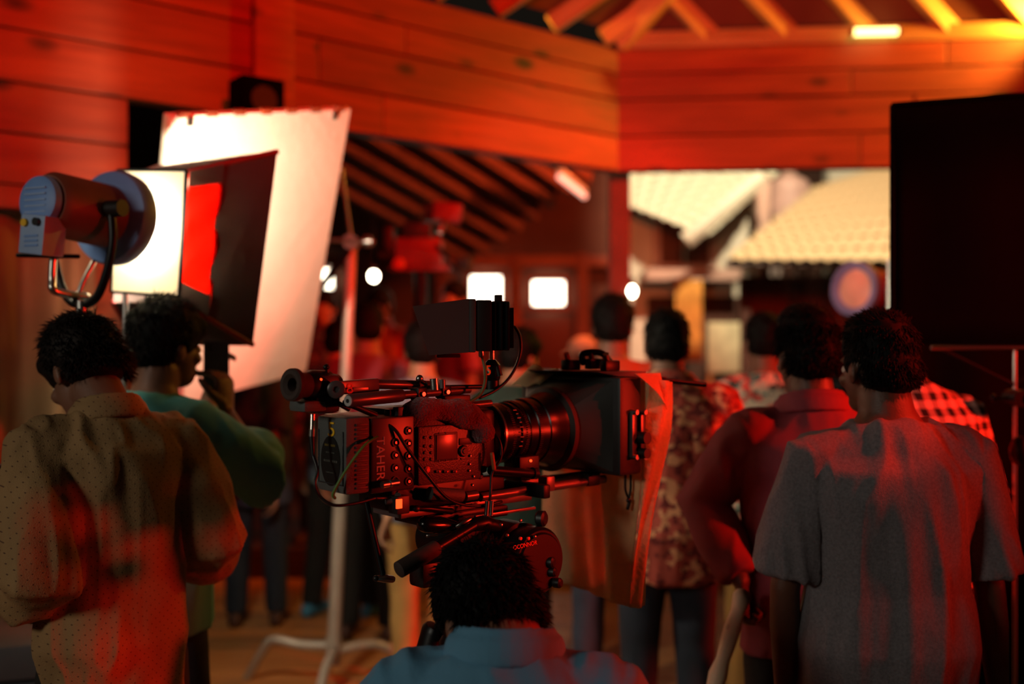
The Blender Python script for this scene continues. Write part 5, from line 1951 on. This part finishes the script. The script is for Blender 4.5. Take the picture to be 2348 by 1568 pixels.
person('man in a checked shirt half hidden behind the grey T-shirt man', at(2118, 2.95), 1.69, 100, head=(40, 68, 0), lean=(0, .10), shirt='shirt_check', trousers='denim_dark', seed=10, voxel=.010, loose=.03)
person('man in khaki trousers behind the cinema camera, arm reaching down', at(968, 4.55), 1.66, 95, head=(0, 5, 0), shirt='shirt_slate', trousers='khaki', skin='skin_light', seed=11, nstr=500, style='mop',
       arms={'L': (P(955, 1150, 4.3), P(862, 1290, 4.15)), 'R': None}, legs={'L': (-.08, 0), 'R': (.1, .05)})
person('man in a green shirt with a red lit cheek right of the hooded monitor', at(1180, 4.5), 1.63, 70, head=(-20, 6, 0), shirt='shirt_seagreen', trousers='trousers_black', skin='skin_light', seed=12, style='mop', nstr=400)
person('man in a dark navy shirt and jeans standing behind the white reflector', at(588, 5.55), 1.72, 96, head=(0, 0, 0), shirt='shirt_navy', trousers='denim_dark', skin='skin_light', seed=13, loose=.04, hem=.68,
       arms={'R': (P(618, 1020, 5.45), P(628, 1120, 5.4)), 'L': None}, shoes='shoe_brown')
person('man in dark trousers and blue shoes behind the steel light stand', at(775, 5.7), 1.70, 70, head=(0, 0, 0), shirt='shirt_floral_blue', trousers='trousers_black', skin='skin_light', seed=14, shoes='shoe_blue',
       legs={'L': (-.16, -.02), 'R': (.16, .1)})
person('man in a wine red shirt left of the hooded monitor', at(845, 5.3), 1.78, 85, head=(10, 0, 0), shirt='shirt_maroon', trousers='trousers_black', skin='skin_light', seed=15)
# --- on the platform beyond
person('man in a blue printed shirt on the platform between reflector and stand', at(742, 6.9), 1.74, 250, z0=.2, head=(20, 5, 0), shirt='shirt_floral_blue', trousers='denim', skin='skin_light', seed=16)
person('dark haired man on the platform right of the steel stand', at(878, 7.1), 1.76, 240, z0=.2, head=(-10, 5, 0), shirt='shirt_orange', trousers='denim', skin='skin', seed=17)
person('red lit man on the platform below the far film camera', at(1045, 7.0), 1.80, 200, z0=.2, head=(30, 0, 0), shirt='shirt_maroon', trousers='denim_dark', skin='skin_light', seed=18)
person('far man in a cream cap behind the crowd, left of the orange shirt', at(1350, 6.9), 1.60, 170, head=(0, 10, 0), shirt='shirt_slate', trousers='denim_dark', skin='skin_light', seed=19, cap='cap_cream')

# phone held up
pp = P(496, 838, 3.0)
ph = thing('phone', 'dark phone held upright by the man in teal', 'phone', tuple(pp), .25)
bx('case', ph, 'black', (0, 0, 0), (.075, .009, .15), .004)
bx('screen', ph, 'black_gloss', (0, .005, 0), (.068, .002, .138), .001)
bx('lens_bump', ph, 'black_metal', (-.02, -.006, .055), (.022, .003, .03), .002)
# stills camera at the left edge
pc = P(8, 1130, 2.42)
sc_ = thing('stills_camera', 'black stills camera at the left edge, held by the man in beige', 'camera', tuple(pc), 1.1)
bx('body', sc_, 'black', (0, 0, 0), (.13, .06, .09), .012)
lathe('lens', sc_, 'lens_black', (0, -.02, -.005), (0, -1, 0), [(0, .035), (.03, .036), (.032, .038), (.07, .038), (.072, .03)], 32)
bx('prism', sc_, 'black', (0, 0, .055), (.06, .05, .03), .010)
lathe('dial', sc_, 'steel', (.045, 0, .045), (0, 0, 1), [(0, .012), (.01, .012)], 20)
